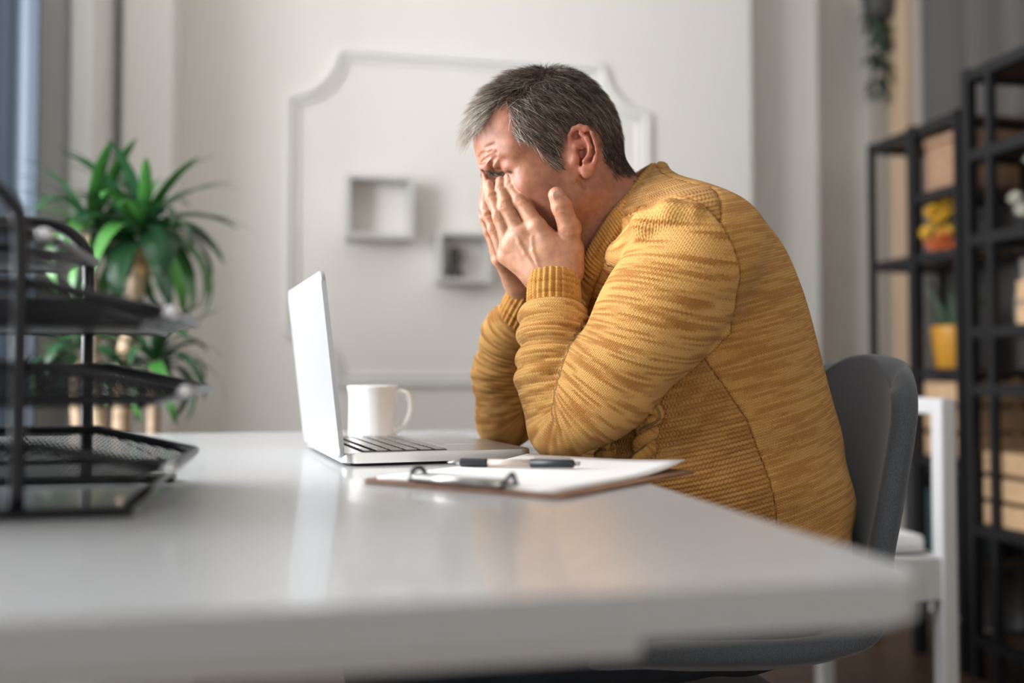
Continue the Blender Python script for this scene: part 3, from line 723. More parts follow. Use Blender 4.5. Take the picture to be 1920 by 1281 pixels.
c = RM(SU + 0.085, 2.665, 1.219); M_dkv = mat('dark_vase', (0.02, 0.02, 0.02), 0.4)
sp = [(random.uniform(-.07, .04), random.uniform(-0.06, .07), random.uniform(0.05, 0.155), random.uniform(0.022, 0.032), 0) for _ in range(20)] + [(random.uniform(-.07, -.03), random.uniform(-.07, 0.03), random.uniform(0.02, 0.045), 0.028, 1) for _ in range(6)]
bouquet('yellow and orange flowers on the lower shelving unit above the yellow pot', c, sp, {0: M_petal, 1: M_orange}, M_dkv, M_leaf_d, 0.05)
c = RM(SU + 0.10, 2.26, 1.244)
sp = [(random.uniform(-.09, .09), random.uniform(-0.14, .14), random.uniform(0.06, 0.2), random.uniform(0.02, 0.03), 0) for _ in range(26)]
bouquet('white flowers on the taller shelving unit at the right edge', c, sp, {0: M_wht}, M_dkv, M_leaf_d, 0.06)
# candlestick-like pale vase seen between the posts
c = RM(SU + 0.12, 2.42, 0.985)
cv = thing('vase', 'slim pale bottle vase between the black shelf posts', 'vase', tuple(c))
M_pale = mat('pale_ceramic', (0.55, 0.48, 0.40), 0.4)
lathe('body', [(0, 0), (0.022, 0), (0.026, 0.03), (0.024, 0.09), (0.012, 0.12), (0, 0.12)], c, M_pale, cv, 18); lathe('neck', [(0.011, 0.118), (0.009, 0.17), (0.012, 0.19), (0.0, 0.19)], c, M_pale, cv, 18)
# books/boxes low on the shelves
M_bk = [mat('book_cover', c_, 0.6) for c_ in ((0.05, 0.10, 0.12), (0.35, 0.33, 0.30), (0.04, 0.045, 0.05), (0.10, 0.16, 0.15))]
M_pages = mat('book_pages', (0.62, 0.58, 0.50), 0.8)
for k in range(7):
    v = 2.92 - k * 0.048; h = 0.20 + 0.02 * ((k * 3) % 4)
    bk = thing('book', ['dark teal', 'pale grey', 'black', 'grey green', 'dark teal', 'pale grey', 'black'][k] + [' book, farthest in the low row of books on the shelving', ' book second from the far end of the low row of books', ' book third from the far end of the low row of books', ' book in the middle of the low row of books', ' book third from the near end of the low row of books', ' book second from the near end of the low row of books', ' book nearest in the low row of books on the shelving'][k], 'book', RM(SU + 0.1, v, 0.304), 'books in the low row on the shelving')
    m_ = M_bk[k % 4]
    box_r('cover', SU + 0.02, SU + 0.18, v - 0.020, v - 0.017, 0.304, 0.304 + h, m_, bk); box_r('cover', SU + 0.02, SU + 0.18, v + 0.017, v + 0.020, 0.304, 0.304 + h, m_, bk)
    box_r('spine', SU + 0.017, SU + 0.020, v - 0.020, v + 0.020, 0.304, 0.304 + h, m_, bk); box_r('pages', SU + 0.021, SU + 0.175, v - 0.0168, v + 0.0168, 0.308, 0.304 + h - 0.005, M_pages, bk)

# ================================================================== WHITE ARMCHAIR BEHIND
def wc(px, py, Y): return W(px, py, Y)
wp = W(1768, 760, 2.2); wu, wv = wp @ U, wp @ V
wch = thing('wooden_chair', 'white wooden chair with a white cushion standing behind the grey chair', 'chair', RM(wu - 0.28, wv + 0.27, 0))
M_wch = mat('white_painted_wood', (0.60, 0.60, 0.60), 0.4); M_cush = mat('white_cushion', (0.74, 0.74, 0.75), 0.9)
q = 0.038; zt = 0.80
for (a, b_) in ((wu, wv), (wu, wv + 0.52), (wu - 0.56, wv), (wu - 0.56, wv + 0.52)):
    box_r('leg', a - q / 2, a + q / 2, b_ - q / 2, b_ + q / 2, 0, zt if a > wu - 0.1 else 0.36, M_wch, wch, 0.006)
for b_ in (wv, wv + 0.52):
    box_r('seat_rail', wu - 0.56, wu, b_ - 0.014, b_ + 0.014, 0.36, 0.455, M_wch, wch, 0.004)
for a in (wu - 0.01, wu - 0.55): box_r('seat_rail', a - 0.014, a + 0.014, wv, wv + 0.52, 0.36, 0.455, M_wch, wch, 0.004)
box_r('top_rail', wu - 0.017, wu + 0.017, wv, wv + 0.52, zt - 0.036, zt, M_wch, wch, 0.006)
box_r('cushion', wu - 0.54, wu - 0.03, wv + 0.02, wv + 0.50, 0.456, 0.50, M_cush, wch, 0.02)

# ================================================================== GREY SHELL CHAIR
O2 = np.array([0.066, 1.40, 0]); BK = np.array([math.cos(A), math.sin(A), 0]); LF = np.array([math.sin(A), -math.cos(A), 0])   # back and left of the sitter
def SP(b, l, z): return O2 + BK * b + LF * l + Z * z
M_fab = mat('grey_woven_fabric', (0.046, 0.056, 0.068), 0.9, sheen=0.3, bump=((1100, 1100, 500), 0.6, 0.0008), var=((900, 900, 350), (0.090, 0.100, 0.115)))
ch = thing('desk_chair', 'grey upholstered shell chair under the seated man', 'chair', tuple(SP(0.22, 0, 0)))
pr = cat([(-0.06, 0.452), (0.02, 0.462), (0.14, 0.455), (0.28, 0.452), (0.37, 0.475), (0.428, 0.54), (0.455, 0.63), (0.475, 0.72), (0.490, 0.80), (0.502, 0.882)], 5)
n = len(pr); ns = 16; vs, fs = [], []
for i in range(n):
    t = i / (n - 1)
    hw = 0.215
    if t > 0.78: hw = 0.215 * (1 - ((t - 0.78) / 0.22) ** 5 * 0.30)
    if t < 0.12: hw = 0.215 * (1 - ((0.12 - t) / 0.12) ** 2 * 0.25)
    kb = min(1, max(0, (t - 0.40) / 0.25))
    for j in range(ns + 1):
        s = -1 + 2 * j / ns; e = abs(s) ** 2.4
        b = pr[i][0] - 0.072 * e * kb; z = pr[i][1] + 0.045 * e * (1 - kb) - 0.02 * e * max(0, (t - 0.75) / 0.25) ** 2
        vs.append(SP(b, s * hw, z))
for i in range(n - 1):
    for j in range(ns): q_ = i * (ns + 1) + j; fs.append((q_, q_ + 1, q_ + ns + 2, q_ + ns + 1))
she = link('shell', pydata(vs, fs), M_fab, ch, True)
md = she.modifiers.new('thickness', 'SOLIDIFY'); md.thickness = 0.034; md.offset = 1 ; md.use_even_offset = True
md = she.modifiers.new('round', 'SUBSURF'); md.levels = 2; md.render_levels = 2
M_chleg = mat('dark_chair_metal', (0.02, 0.02, 0.022), 0.4, 0.6)
lathe('column', [(0.0, 0.05), (0.028, 0.05), (0.028, 0.25), (0.018, 0.25), (0.018, 0.42), (0, 0.42)], SP(0.19, 0, 0), M_chleg, ch, 20)
box('seat_plate', SP(0.19, 0, 0.418), (0.2, 0.2, 0.012), M_chleg, ch, 0.003, BK, LF, Z)
for k in range(5):
    a = 2 * math.pi * k / 5 + 0.4; d = BK * math.cos(a) + LF * math.sin(a)
    tube('base_leg', [SP(0.19, 0, 0.085), SP(0.19, 0, 0.075) + d * 0.15, SP(0.19, 0, 0.055) + d * 0.28], [0.02, 0.017, 0.012], M_chleg, ch, 10)
    tube('caster', [SP(0.19, 0, 0.026) + d * 0.28 - np.cross(Z, d) * 0.02, SP(0.19, 0, 0.026) + d * 0.28 + np.cross(Z, d) * 0.02], 0.026, M_chleg, ch, 14)

# ================================================================== THE SEATED MAN
def Sg(px, py):                     # pixel on his mid plane -> (b, z)
    d = W(px, py, 1.0) - CAM; nl = LF
    t = ((O2 - CAM) @ nl) / (d @ nl); p = CAM + d * t
    return (p - O2) @ BK, p[2]
def SgP(px, py, l=0.0): b, z = Sg(px, py); return SP(b, l, z)
# head frame
YAW, PIT = math.radians(18), math.radians(24)
fh = np.array([-math.cos(YAW), -math.sin(YAW), 0]); HF = fh * math.cos(PIT) - Z * math.sin(PIT); HUp = fh * math.sin(PIT) + Z * math.cos(PIT); HL_ = np.cross(HUp, HF)
HO = W(1085, 290, 1.329) - HL_ * 0.075 + np.array([-0.0100, 0, 0.005])
HM = np.array([HF, HL_, HUp])
def H(x, y, z): return HO + HF * x + HL_ * y + HUp * z
def toH(P): return (np.asarray(P) - HO) @ HM.T
head = Field()
def hE(x, y, z, rx, ry, rz, k=0.02, sub=False):
    e = Ell(H(x, y, z), (rx, ry, rz), HM); (head.s if sub else head.u)(e, k)
def hC(a, b, ra, rb, k=0.015, sub=False):
    e = Cone(H(*a), H(*b), ra, rb); (head.s if sub else head.u)(e, k)
hE(-.012, 0, .042, .095, .076, .084, .01)
hE(.034, 0, .046, .060, .063, .060, .03)
hE(-.045, 0, .010, .056, .064, .06, .03)
hE(.042, 0, -.018, .047, .061, .07, .03)
for s in (-1, 1):
    hC((.078, s * .010, .030), (.062, s * .046, .034), .014, .012, .016)
    hE(.050, s * .049, -.018, .030, .020, .022, .02)
    hE(.020, s * .055, -.045, .036, .017, .034, .025)
    hC((-.004, s * .052, -.052), (.060, s * .022, -.098), .020, .020, .03)
hE(.074, 0, -.098, .022, .028, .020, .02)
hE(.074, 0, -.062, .026, .034, .030, .02)
hC((.092, 0, .020), (.115, 0, -.026), .009, .013, .014)
for s in (-1, 1):
    hE(.104, s * .014, -.031, .012, .010, .010, .008)
    hE(.094, s * .034, .013, .020, .021, .0125, .012, True)
    hE(.067, s * .033, .015, .0175, .019, .0145, .006)
hC((.098, -.02, -.060), (.098, .02, -.060), .0035, .0035, .006, True)
# neck
nb_ = SgP(1172, 480); head.u(Cone(H(-.026, 0, -.015), nb_, .056, .066), .035)
head.u(Cone(H(.045, 0, -.082), SgP(1140, 510), .030, .045), .035)
for s in (-1, 1):
    head.u(Cone(H(-.030, s * .060, -.025), SgP(1118, 515, s * .026), .013, .011), .02)
    head.u(Cone(H(-.040, s * .03, -.03), SgP(1222, 450, s * .05), .027, .035), .03)
# ears
ez = 1.108e-4
def ear(s):
    if s > 0: Eo = W(1094, 278, 1.321)
    else:
        q = toH(W(1094, 278, 1.321)); Eo = H(q[0], -q[1], q[2])
    out = HL_ * s; ca_, sa_ = math.cos(math.radians(24)), math.sin(math.radians(24))
    ea = -fh * ca_ + out * sa_; en = out * ca_ + fh * sa_; eb = Z
    def Q(x, y, n=0.0): return Eo + ea * (x - 220) * ez + eb * (500 - y) * ez + en * n
    EM = np.array([ea, eb, en])
    head.u(Ell(Q(222, 490, -.0065), (.0165, .029, .0055), EM), .005)
    head.u(Ell(Q(105, 600, -.0115), (.012, .026, .008), EM), .014)
    hp_ = [(60, 430, -.005), (62, 340, -.002), (105, 268, 0), (175, 243, .001), (250, 268, .002), (312, 345, .003), (352, 440, .003), (374, 545, .003), (366, 650, .002), (325, 745, 0)]
    for i in range(len(hp_) - 1): head.u(Cone(Q(*hp_[i]), Q(*hp_[i + 1]), .0040, .0040 if i < 6 else .0035), .0025)
    head.u(Ell(Q(262, 770, 0), (.0092, .0115, .0046), EM), .005)
    head.s(Ell(Q(205, 555, .003), (.0088, .0120, .0110), EM), .003)
    head.s(Ell(Q(150, 345, .001), (.0070, .0052, .0060), EM), .003)
    head.s(Cone(Q(280, 335, .0030), Q(345, 560, .0030), .0036, .0032), .003)
    head.s(Ell(Q(188, 655, -.001), (.0034, .0066, .012), EM), .002)
    ah = [(185, 320, .001), (262, 400, .003), (300, 500, .0035), (285, 600, .003), (228, 665, .003)]
    for i in range(len(ah) - 1): head.u(Cone(Q(*ah[i]), Q(*ah[i + 1]), .0030, .0030), .003)
    head.u(Ell(Q(122, 615, -.001), (.0052, .0080, .0042), EM), .006)
    head.u(Cone(Q(120, 470, -.001), Q(205, 500, -.003), .0026, .002), .003)
ear(1); ear(-1)
def hit(field, px, py, y0=1.1, y1=1.75):
    d = W(px, py, 1.0) - CAM
    for Y0, Y1, n_ in ((y0, y1, 700),):
        ys = np.linspace(Y0, Y1, n_); P = CAM + d[None] * ys[:, None]
        f = field(P); w_ = np.argwhere(f < 0)
        return float(ys[w_[0][0]]) if len(w_) else None

# ---- furrows of the frown, crow's feet (pixel points of the photo mapped onto the head surface)
def surf(px, py, f=None):
    y = hit(f or head, px, py)
    return None if y is None else W(px, py, y)
def z5(x, y): return 860 + x / 8.005, 200 + y / 8.005
bulges = [((430, 900), .0075), ((360, 880), .006), ((640, 960), .009), ((560, 840), .007)]
bp = [(surf(*z5(*p)), r) for p, r in bulges]
grv = [([(295, 775), (345, 715), (390, 690)], .0016), ([(335, 850), (380, 805), (440, 765), (560, 690)], .0020), ([(500, 930), (488, 860), (515, 800), (560, 760)], .0020),
       ([(380, 960), (450, 1040), (560, 1060)], .0022), ([(400, 620), (540, 560)], .0008), ([(420, 700), (500, 660)], .0009)]
gp = [([surf(*z5(*p)) for p in pts], r) for pts, r in grv]
for p, r in bp:
    if p is not None: head.u(Ell(p + np.array([0, r * 0.55, 0]), (r, r * .8, r)), .006)
for pts, r in gp:
    for a, b in zip(pts[:-1], pts[1:]):
        if a is not None and b is not None: head.s(Cone(a, b, r, r), .004)
for pts, r in (([(1085, 340), (1098, 352)], (.0006)),):
    q = [surf(*p) for p in pts]
    for a, b in zip(q[:-1], q[1:]):
        if a is not None and b is not None: head.s(Cone(a, b, r, r), .005)

# ---- hands: joints from the photo, depth from the face they press on
FING = {'index': [(1006, 424, 1.334, .0128), (976, 377, 1.341, .0104), (959, 347, 1.347, .0090), (954, 334, 1.350, .0074)],
        'middle': [(977, 441, 1.343, .0122), (948, 386, 1.345, .0099), (941, 352, 1.351, .0084), (938.5, 340, 1.353, .0072)],
        'ring': [(957, 461, 1.354, .0116), (936, 405, 1.350, .0092), (923, 369, 1.356, .0082), (917.5, 348, 1.361, .0072)],
        'pinky': [(947, 481, 1.366, .0105), (926, 429, 1.362, .0082), (914, 404, 1.364, .0072), (909, 385, 1.368, .0064)],
        'thumb': [(1066, 468, 1.338, .0165), (1068, 428, 1.325, .0148), (1053, 388, 1.315, .0132), (1043, 366, 1.311, .0112)]}
FP = {k: [(W(a, b, y), r) for a, b, y, r in v] for k, v in FING.items()}
WR = [W(1014, 520, 1.348), W(1060, 508, 1.338)]
def mirror(p): q = toH(p); return H(q[0], -q[1], q[2])
def hand(mir):
    g = (lambda p: mirror(p)) if mir else (lambda p: p)
    f = Field(); c = Field()
    wr = [g(p) for p in WR]; wm = (wr[0] + wr[1]) / 2
    f.u(Cone(wr[0], wr[1], .0215, .0225), .02)
    order = ['index', 'middle', 'ring', 'pinky']
    for i, k in enumerate(order):
        m = g(FP[k][0][0]); t = i / 3
        f.u(Cone(wr[1] * (1 - t) + wr[0] * t, m, .0190, FP[k][0][1] * 1.05), .014)
    # palm pad behind the knuckles and ball of the thumb
    inn = (-HL_ if not mir else HL_)
    f.u(Cone(wm + inn * .010, g(FP['middle'][0][0]) + inn * .012, .020, .016), .02)
    f.u(Cone(wr[1] + inn * .006, g(FP['thumb'][0][0]), .0200, .0165), .016)
    f.u(Cone(g(FP['thumb'][0][0]), (g(FP['index'][0][0]) + wr[1]) / 2, .0155, .017), .02)
    out = -inn
    for k in order:
        P_ = [(g(p), r) for p, r in FP[k]]
        # knuckles and tendons
        f.u(Ell(P_[0][0] + out * .0045, (.0085, .0085, .0085)), .008)
        f.u(Cone(wm * .55 + P_[0][0] * .45 + out * .0155, P_[0][0] + out * .0092, .0022, .0026), .008)
    for k in order + ['thumb']:
        P_ = [(g(p), r) for p, r in FP[k]]; h = Field()
        for i in range(3): h.u(Cone(P_[i][0], P_[i + 1][0], P_[i][1] * (.97 if k != 'thumb' else 1), P_[i + 1][1] * .98), .003)
        for i in (1, 2): h.u(Ell(P_[i][0], (P_[i][1] * 1.0,) * 3), .004)
        ctr = P_[1][0]; rr = max(np.linalg.norm(p - ctr) for p, r in P_) + .014
        # creases over the joints
        ax = nrm(P_[2][0] - P_[0][0])
        for i, nn in ((1, (-.0030, 0, .0030)), (2, (-.0014, .0014))):
            dn = nrm(out - ax * (out @ ax)); s_ = np.cross(ax, dn)
            for o_ in nn:
                arc = [P_[i][0] + ax * (o_ + .0008 * abs(t_)) + (dn * math.cos(t_) + s_ * math.sin(t_)) * P_[i][1] * 1.075 for t_ in (-.9, -.45, 0, .45, .9)]
                for a_, b__ in zip(arc[:-1], arc[1:]): h.s(Cone(a_, b__, .0007, .0007), .0018)
        h.fix = (ctr, rr)
        f.u(Sub(h, ctr, rr), .0013)
    # veins across the back of the hand
    vn = [[(1012, 505), (1000, 470), (998, 445)], [(1003, 500), (985, 475), (975, 455), (972, 448)]]
    f.veins = vn
    cen = (wm + g(FP['index'][1][0])) / 2
    return f, cen
hands = []
for mir in (False, True):
    f, cen = hand(mir)
    hh = f
    if not mir:
        for line in f.veins:
            q = []
            for p in line:
                y = hit(f, *p)
                if y: q.append(W(p[0], p[1], y) + np.array([0, .0013, 0]))
            for a, b in zip(q[:-1], q[1:]): f.u(Cone(a, b, .0016, .0016), .004)
    hands.append((f, cen))
body = Field()
body.ops = list(head.ops)
for f, cen in hands: body.u(Sub(f, cen, 0.125), .0012)

# ---- arms (inside the sleeves)
ARM = [(1305, 480, 1.255, .082), (1235, 588, 1.262, .071), (1130, 728, 1.278, .0595), (1054, 797, 1.290, .0468), (1036, 704, 1.300, .0445), (1037, 618, 1.316, .0420), (1038, 586, 1.3235, .0440)]
NA = [(W(a, b, y), r) for a, b, y, r in ARM]
def to_s(p): q = p - O2; return np.array([q @ BK, q @ LF, q[2]])
sN = to_s(NA[0][0]); SHF = SP(sN[0], -sN[1], sN[2])
FARM = [(950, 784, 1.533, .0462), (941, 702, 1.520, .0425), (957, 628, 1.492, .0400), (970, 604, 1.478, .0385)]
FA = [(W(a, b, y), r) for a, b, y, r in FARM]
s1 = to_s(NA[1][0]); FA = [(SHF, .082), ((SHF * .62 + FA[0][0] * .38), .071), ((SHF * .25 + FA[0][0] * .75), .058)] + FA
wristN = (WR[0] + WR[1]) / 2; wristF = mirror(wristN)
base_n = SgP(1200, 470)
for chain, wr, sh in ((NA, wristN, NA[0][0]), (FA, wristF, SHF)):
    body.u(Cone(wr, chain[-1][0], .022, .022), .01); body.u(Cone(chain[-1][0], chain[3][0] + Z * .006, .022, .022), .01)
    body.u(Cone(chain[3][0] + Z * .006, sh, .022, .03), .01); body.u(Cone(sh, base_n, .03, .04), .02)
lo = np.array([-0.12, 1.16, 0.74]); hi = np.array([0.34, 1.72, 1.34])
bv, bq = surface(body, lo, hi, 0.0016)
person = thing('person', 'man in a mustard knitted sweater with his face buried in both hands', 'person', tuple(SP(0.2, 0, 0)))
bme = npmesh(bv, bq)

# ---- skin colours
h_ = toH(bv); n_ = len(bv)
def sm(a, b, x): t = np.clip((x - a) / (b - a), 0, 1); return t * t * (3 - 2 * t)
col = np.tile(np.array([0.350, 0.136, 0.072]), (n_, 1))
def tint(wt, c): 
    global col
    col = col * (1 - wt[:, None]) + np.array(c)[None] * wt[:, None]
tint(0.55 * sm(.05, .095, h_[:, 0]) * sm(.0, .03, h_[:, 2]), (0.43, 0.19, 0.122))       # pinker forehead
tint(0.6 * sm(-.02, -.06, h_[:, 2]) * sm(-.02, -.06, h_[:, 0]), (0.27, 0.096, 0.052))   # ruddy neck
ed_ = np.linalg.norm(bv - W(1094, 282, 1.316), axis=1); tint(0.75 * sm(.042, .026, ed_) * sm(.066, .074, h_[:, 1]), (0.41, 0.130, 0.074))
tint(0.35 * sm(.03, .06, h_[:, 0]) * sm(-.02, -.05, h_[:, 2]), (0.27, 0.14, 0.10))      # stubble
dh = np.minimum(hands[0][0](bv), hands[1][0](bv)); hw = sm(.003, .0006, dh)
tint(hw, (0.47, 0.228, 0.130))
kn = np.min([np.linalg.norm(bv - p, axis=1) - r * 1.1 for k in FP for p, r in FP[k][1:3]], axis=0)
tint(hw * 0.35 * sm(.003, -.001, kn), (0.47, 0.20, 0.12))
tips = np.min([np.linalg.norm(bv - FP[k][3][0], axis=1) for k in FP], axis=0); tint(hw * .45 * sm(.02, .006, tips), (0.55, 0.26, 0.175))
# hair region
POLY = np.array([(.047, .099), (.051, .082), (.056, .0686), (.066, .0463), (.0439, .0288), (.0358, .0093), (.036, -.0120), (.021, -.010), (.012, .012), (-.004, .0307), (-.03, .0314), (-.0509, .0078), (-.0400, -.0276), (-.045, -.0490), (-.068, -.0560), (-.13, -.060), (-.13, .16), (.03, .16), (.047, .12)])
def inpoly(x, z, Q):
    r = np.zeros(len(x), bool); n = len(Q)
    for i in range(n):
        x0, z0 = Q[i]; x1, z1 = Q[(i + 1) % n]
        c = ((z0 > z) != (z1 > z)) & (x < (x1 - x0) * (z - z0) / (z1 - z0 + 1e-12) + x0); r ^= c
    return r
def hairy(h):
    y = np.abs(h[:, 1]); zl = np.interp(y, [0, .02, .035, .043], [.073, .077, .086, .097])
    side = inpoly(h[:, 0], h[:, 2], POLY); front = (y < .043) & (h[:, 0] > .02) & (h[:, 2] > zl)
    return (side & ~((y < .043) & (h[:, 0] > .04))) | front
hm = hairy(h_ + rng.normal(0, .0022, h_.shape)) & (ed_ > .036) & (h_[:, 2] > -.060) & (dh > .01)
# keep ears bare: only the skull surface carries hair
skull = Field(); skull.ops = head.ops[:4]
on_sk = np.abs(skull(bv)) < .012
neck_ok = (h_[:, 0] < -.02)
hm &= (on_sk | neck_ok)
hs_ = sum(hairy(h_ + rng.normal(0, .004, h_.shape)).astype(float) for _ in range(8)) / 8 * (on_sk | neck_ok) * (ed_ > .036)
tint(hs_ * 0.72, (0.095, 0.072, 0.055))
set_attr(bme, 'tint', np.concatenate([col, np.ones((n_, 1))], 1), 'FLOAT_COLOR')
ms = bpy.data.materials.new('skin'); ms.use_nodes = True; nt = ms.node_tree; b = nt.nodes['Principled BSDF']
at = nt.nodes.new('ShaderNodeAttribute'); at.attribute_name = 'tint'
tc = nt.nodes.new('ShaderNodeTexCoord')
n1 = nt.nodes.new('ShaderNodeTexNoise'); n1.inputs['Scale'].default_value = 90; n1.inputs['Detail'].default_value = 5
nt.links.new(tc.outputs['Object'], n1.inputs['Vector'])
mr = nt.nodes.new('ShaderNodeMapRange'); mr.inputs[1].default_value = 0.3; mr.inputs[2].default_value = 0.7; mr.inputs[3].default_value = 0.78; mr.inputs[4].default_value = 1.16
nt.links.new(n1.outputs[0], mr.inputs[0])
mx = nt.nodes.new('ShaderNodeVectorMath'); mx.operation = 'SCALE'; nt.links.new(at.outputs['Color'], mx.inputs[0]); nt.links.new(mr.outputs[0], mx.inputs['Scale'])
nt.links.new(mx.outputs[0], b.inputs['Base Color'])
b.inputs['Roughness'].default_value = 0.47; b.inputs['Subsurface Weight'].default_value = 0.12; b.inputs['Subsurface Radius'].default_value = (1, 0.35, 0.2); b.inputs['Subsurface Scale'].default_value = 0.004
n2 = nt.nodes.new('ShaderNodeTexNoise'); n2.inputs['Scale'].default_value = 700; n2.inputs['Detail'].default_value = 3; nt.links.new(tc.outputs['Object'], n2.inputs['Vector'])
bpn = nt.nodes.new('ShaderNodeBump'); bpn.inputs['Strength'].default_value = 0.32; bpn.inputs['Distance'].default_value = 0.0012
nt.links.new(n2.outputs[0], bpn.inputs['Height']); nt.links.new(bpn.outputs[0], b.inputs['Normal'])
bo = link('body', bme, ms, person, True)

# ---- fingernails
M_nail = mat('nail', (0.50, 0.265, 0.19), 0.35, coat=0.1)
for mir in (False,):
    for k in FP:
        tip, r = FP[k][3]; dip = FP[k][2][0]; ax = nrm(tip - dip)
        out = HL_ if k != 'thumb' else nrm(HL_ * 1.0 - U * .25)
        dn = nrm(out - ax * (out @ ax)); sd = np.cross(ax, dn)
        bm = bmesh.new(); bmesh.ops.create_uvsphere(bm, u_segments=16, v_segments=10, radius=1)
        w_ = r * (0.60 if k != 'thumb' else .66)
        cN = tip + ax * (r * .0) + dn * (r * .84)
        Mx = Matrix([[*(ax * r * .66)], [*(sd * w_)], [*(dn * r * .16)]]).transposed().to_4x4(); Mx.translation = Vector(cN)
        bmesh.ops.transform(bm, matrix=Mx, verts=bm.verts); link('fingernail', bm_mesh(bm), M_nail, bo, True)

# ---- hair strands
def strands(root, d0, d1, length, rad, tone, nseg=4):
    """root (N,3), start and end directions, tapered three-sided strands -> verts, quads, tone"""
    N = len(root); V_ = np.zeros((N, nseg + 1, 3, 3)); p = root.copy()
    for i in range(nseg + 1):
        t = i / nseg; d = d0 * (1 - t) + d1 * t; d /= np.linalg.norm(d, axis=1)[:, None] + 1e-9
        a = np.cross(d, np.array([0.31, 0.52, 0.79])); a /= np.linalg.norm(a, axis=1)[:, None] + 1e-9; b_ = np.cross(d, a)
        rr = rad * (1 - 0.85 * t ** 1.5)
        for k in range(3):
            an = 2 * math.pi * k / 3; V_[:, i, k] = p + (a * math.cos(an) + b_ * math.sin(an)) * rr[:, None]
        p = p + d * (length / nseg)[:, None]
    base = (np.arange(N) * (nseg + 1) * 3)[:, None]; qs = []
    for i in range(nseg):
        for k in range(3):
            l = (k + 1) % 3; qs.append(base + np.array([i * 3 + k, i * 3 + l, (i + 1) * 3 + l, (i + 1) * 3 + k])[None])
    return V_.reshape(-1, 3), np.concatenate(qs), np.repeat(tone, (nseg + 1) * 3)
# vertex normals of the body
bme.calc_loop_triangles() if False else None
vn_ = np.zeros(n_ * 3, np.float32); bme.vertices.foreach_get('normal', vn_); vn_ = vn_.reshape(-1, 3).astype(float)
ids = np.argwhere(hm)[:, 0]
N = 19000; pick = rng.choice(ids, N); root = bv[pick] + rng.normal(0, .0008, (N, 3)); nl_ = vn_[pick] @ HM.T; lo_ = toH(root)
x, y, z = lo_.T; ay = np.abs(y); sy = np.sign(y)
# clumps
cl_i = (np.floor(x * 160) * 7.3 + np.floor(y * 160) * 3.1 + np.floor(z * 160) * 5.7); cl_r = np.sin(cl_i * 12.9898) * 43758.5453; cl_r = cl_r - np.floor(cl_r)
topw = sm(.070, .026, ay + rng.normal(0, .006, N)) * sm(-.065, .01, x) * sm(.05, .08, z)
fl_t = np.stack([np.ones(N), 0.55 * sy * sm(.0, .05, ay) + .18 * np.sin(y * 90), -0.15 * np.ones(N)], 1)
fl_s = np.stack([-0.45 - .5 * sm(.06, .0, z) * 0 + 0.25 * sm(.03, .06, x) * 0, 0.1 * sy, -0.85 * np.ones(N)], 1)
backw = sm(-.02, -.08, x)
fl_b = np.stack([-0.25 * sm(.05, .10, z) - .05, 0.15 * sy * sm(0, .05, ay), -np.ones(N)], 1)
flow = fl_t * topw[:, None] + (1 - topw[:, None]) * (fl_s * (1 - backw[:, None]) + fl_b * backw[:, None])
crown = sm(.06, .0, np.linalg.norm(lo_ - np.array([-.055, 0, .105]), axis=1)); flow += crown[:, None] * (lo_ - np.array([-.06, 0, .11])) * 22
flow += rng.normal(0, .15, (N, 3)) + (np.stack([cl_r, np.sin(cl_r * 37), np.cos(cl_r * 51)], 1) - .3) * .30
flow -= nl_ * (np.sum(flow * nl_, 1))[:, None]; flow /= np.linalg.norm(flow, axis=1)[:, None] + 1e-9
lift = 0.20 + 0.45 * topw + .22 * cl_r * (.4 + topw) + 0.25 * crown
fringe = topw * sm(.055, .085, x)
length = .017 + .013 * topw + .004 * fringe + .004 * cl_r - .008 * sm(.01, -.03, z)
length *= rng.uniform(.8, 1.15, N)
d0 = flow + nl_ * lift[:, None]; d1 = flow + nl_ * (lift * 0.25 - .05)[:, None]
d1[:, 2] -= 0.05 * fringe
d0w = d0 @ HM; d1w = d1 @ HM
tone = np.clip(rng.normal(.37, .20, N) + .34 * fringe + .24 * sm(.030, .060, x) + .34 * (cl_r - .5) - .34 * sm(.03, -.03, z) * sm(.0, -.05, x) , 0, 1)
hv, hq, ht = strands(root, d0w, d1w, length, rng.uniform(.00022, .00040, N), tone)
hme = npmesh(hv, hq); set_attr(hme, 'tone', ht, 'FLOAT')
mh = bpy.data.materials.new('hair'); mh.use_nodes = True; nt = mh.node_tree; b = nt.nodes['Principled BSDF']
at = nt.nodes.new('ShaderNodeAttribute'); at.attribute_name = 'tone'; rp = nt.nodes.new('ShaderNodeValToRGB')
E = rp.color_ramp.elements; E[0].position = 0.05; E[0].color = (0.026, 0.018, 0.013, 1); E[1].position = 1.0; E[1].color = (0.70, 0.67, 0.62, 1)
e = rp.color_ramp.elements.new(0.45); e.color = (0.150, 0.108, 0.078, 1); e = rp.color_ramp.elements.new(0.7); e.color = (0.40, 0.335, 0.275, 1)
nt.links.new(at.outputs['Fac'], rp.inputs[0]); nt.links.new(rp.outputs[0], b.inputs['Base Color']); b.inputs['Roughness'].default_value = 0.38; b.inputs['Specular IOR Level'].default_value = 0.45
ho = link('hair', hme, mh, bo, True); ho['kind'] = 'stuff'; ho['label'] = 'short greying hair brushed forward'
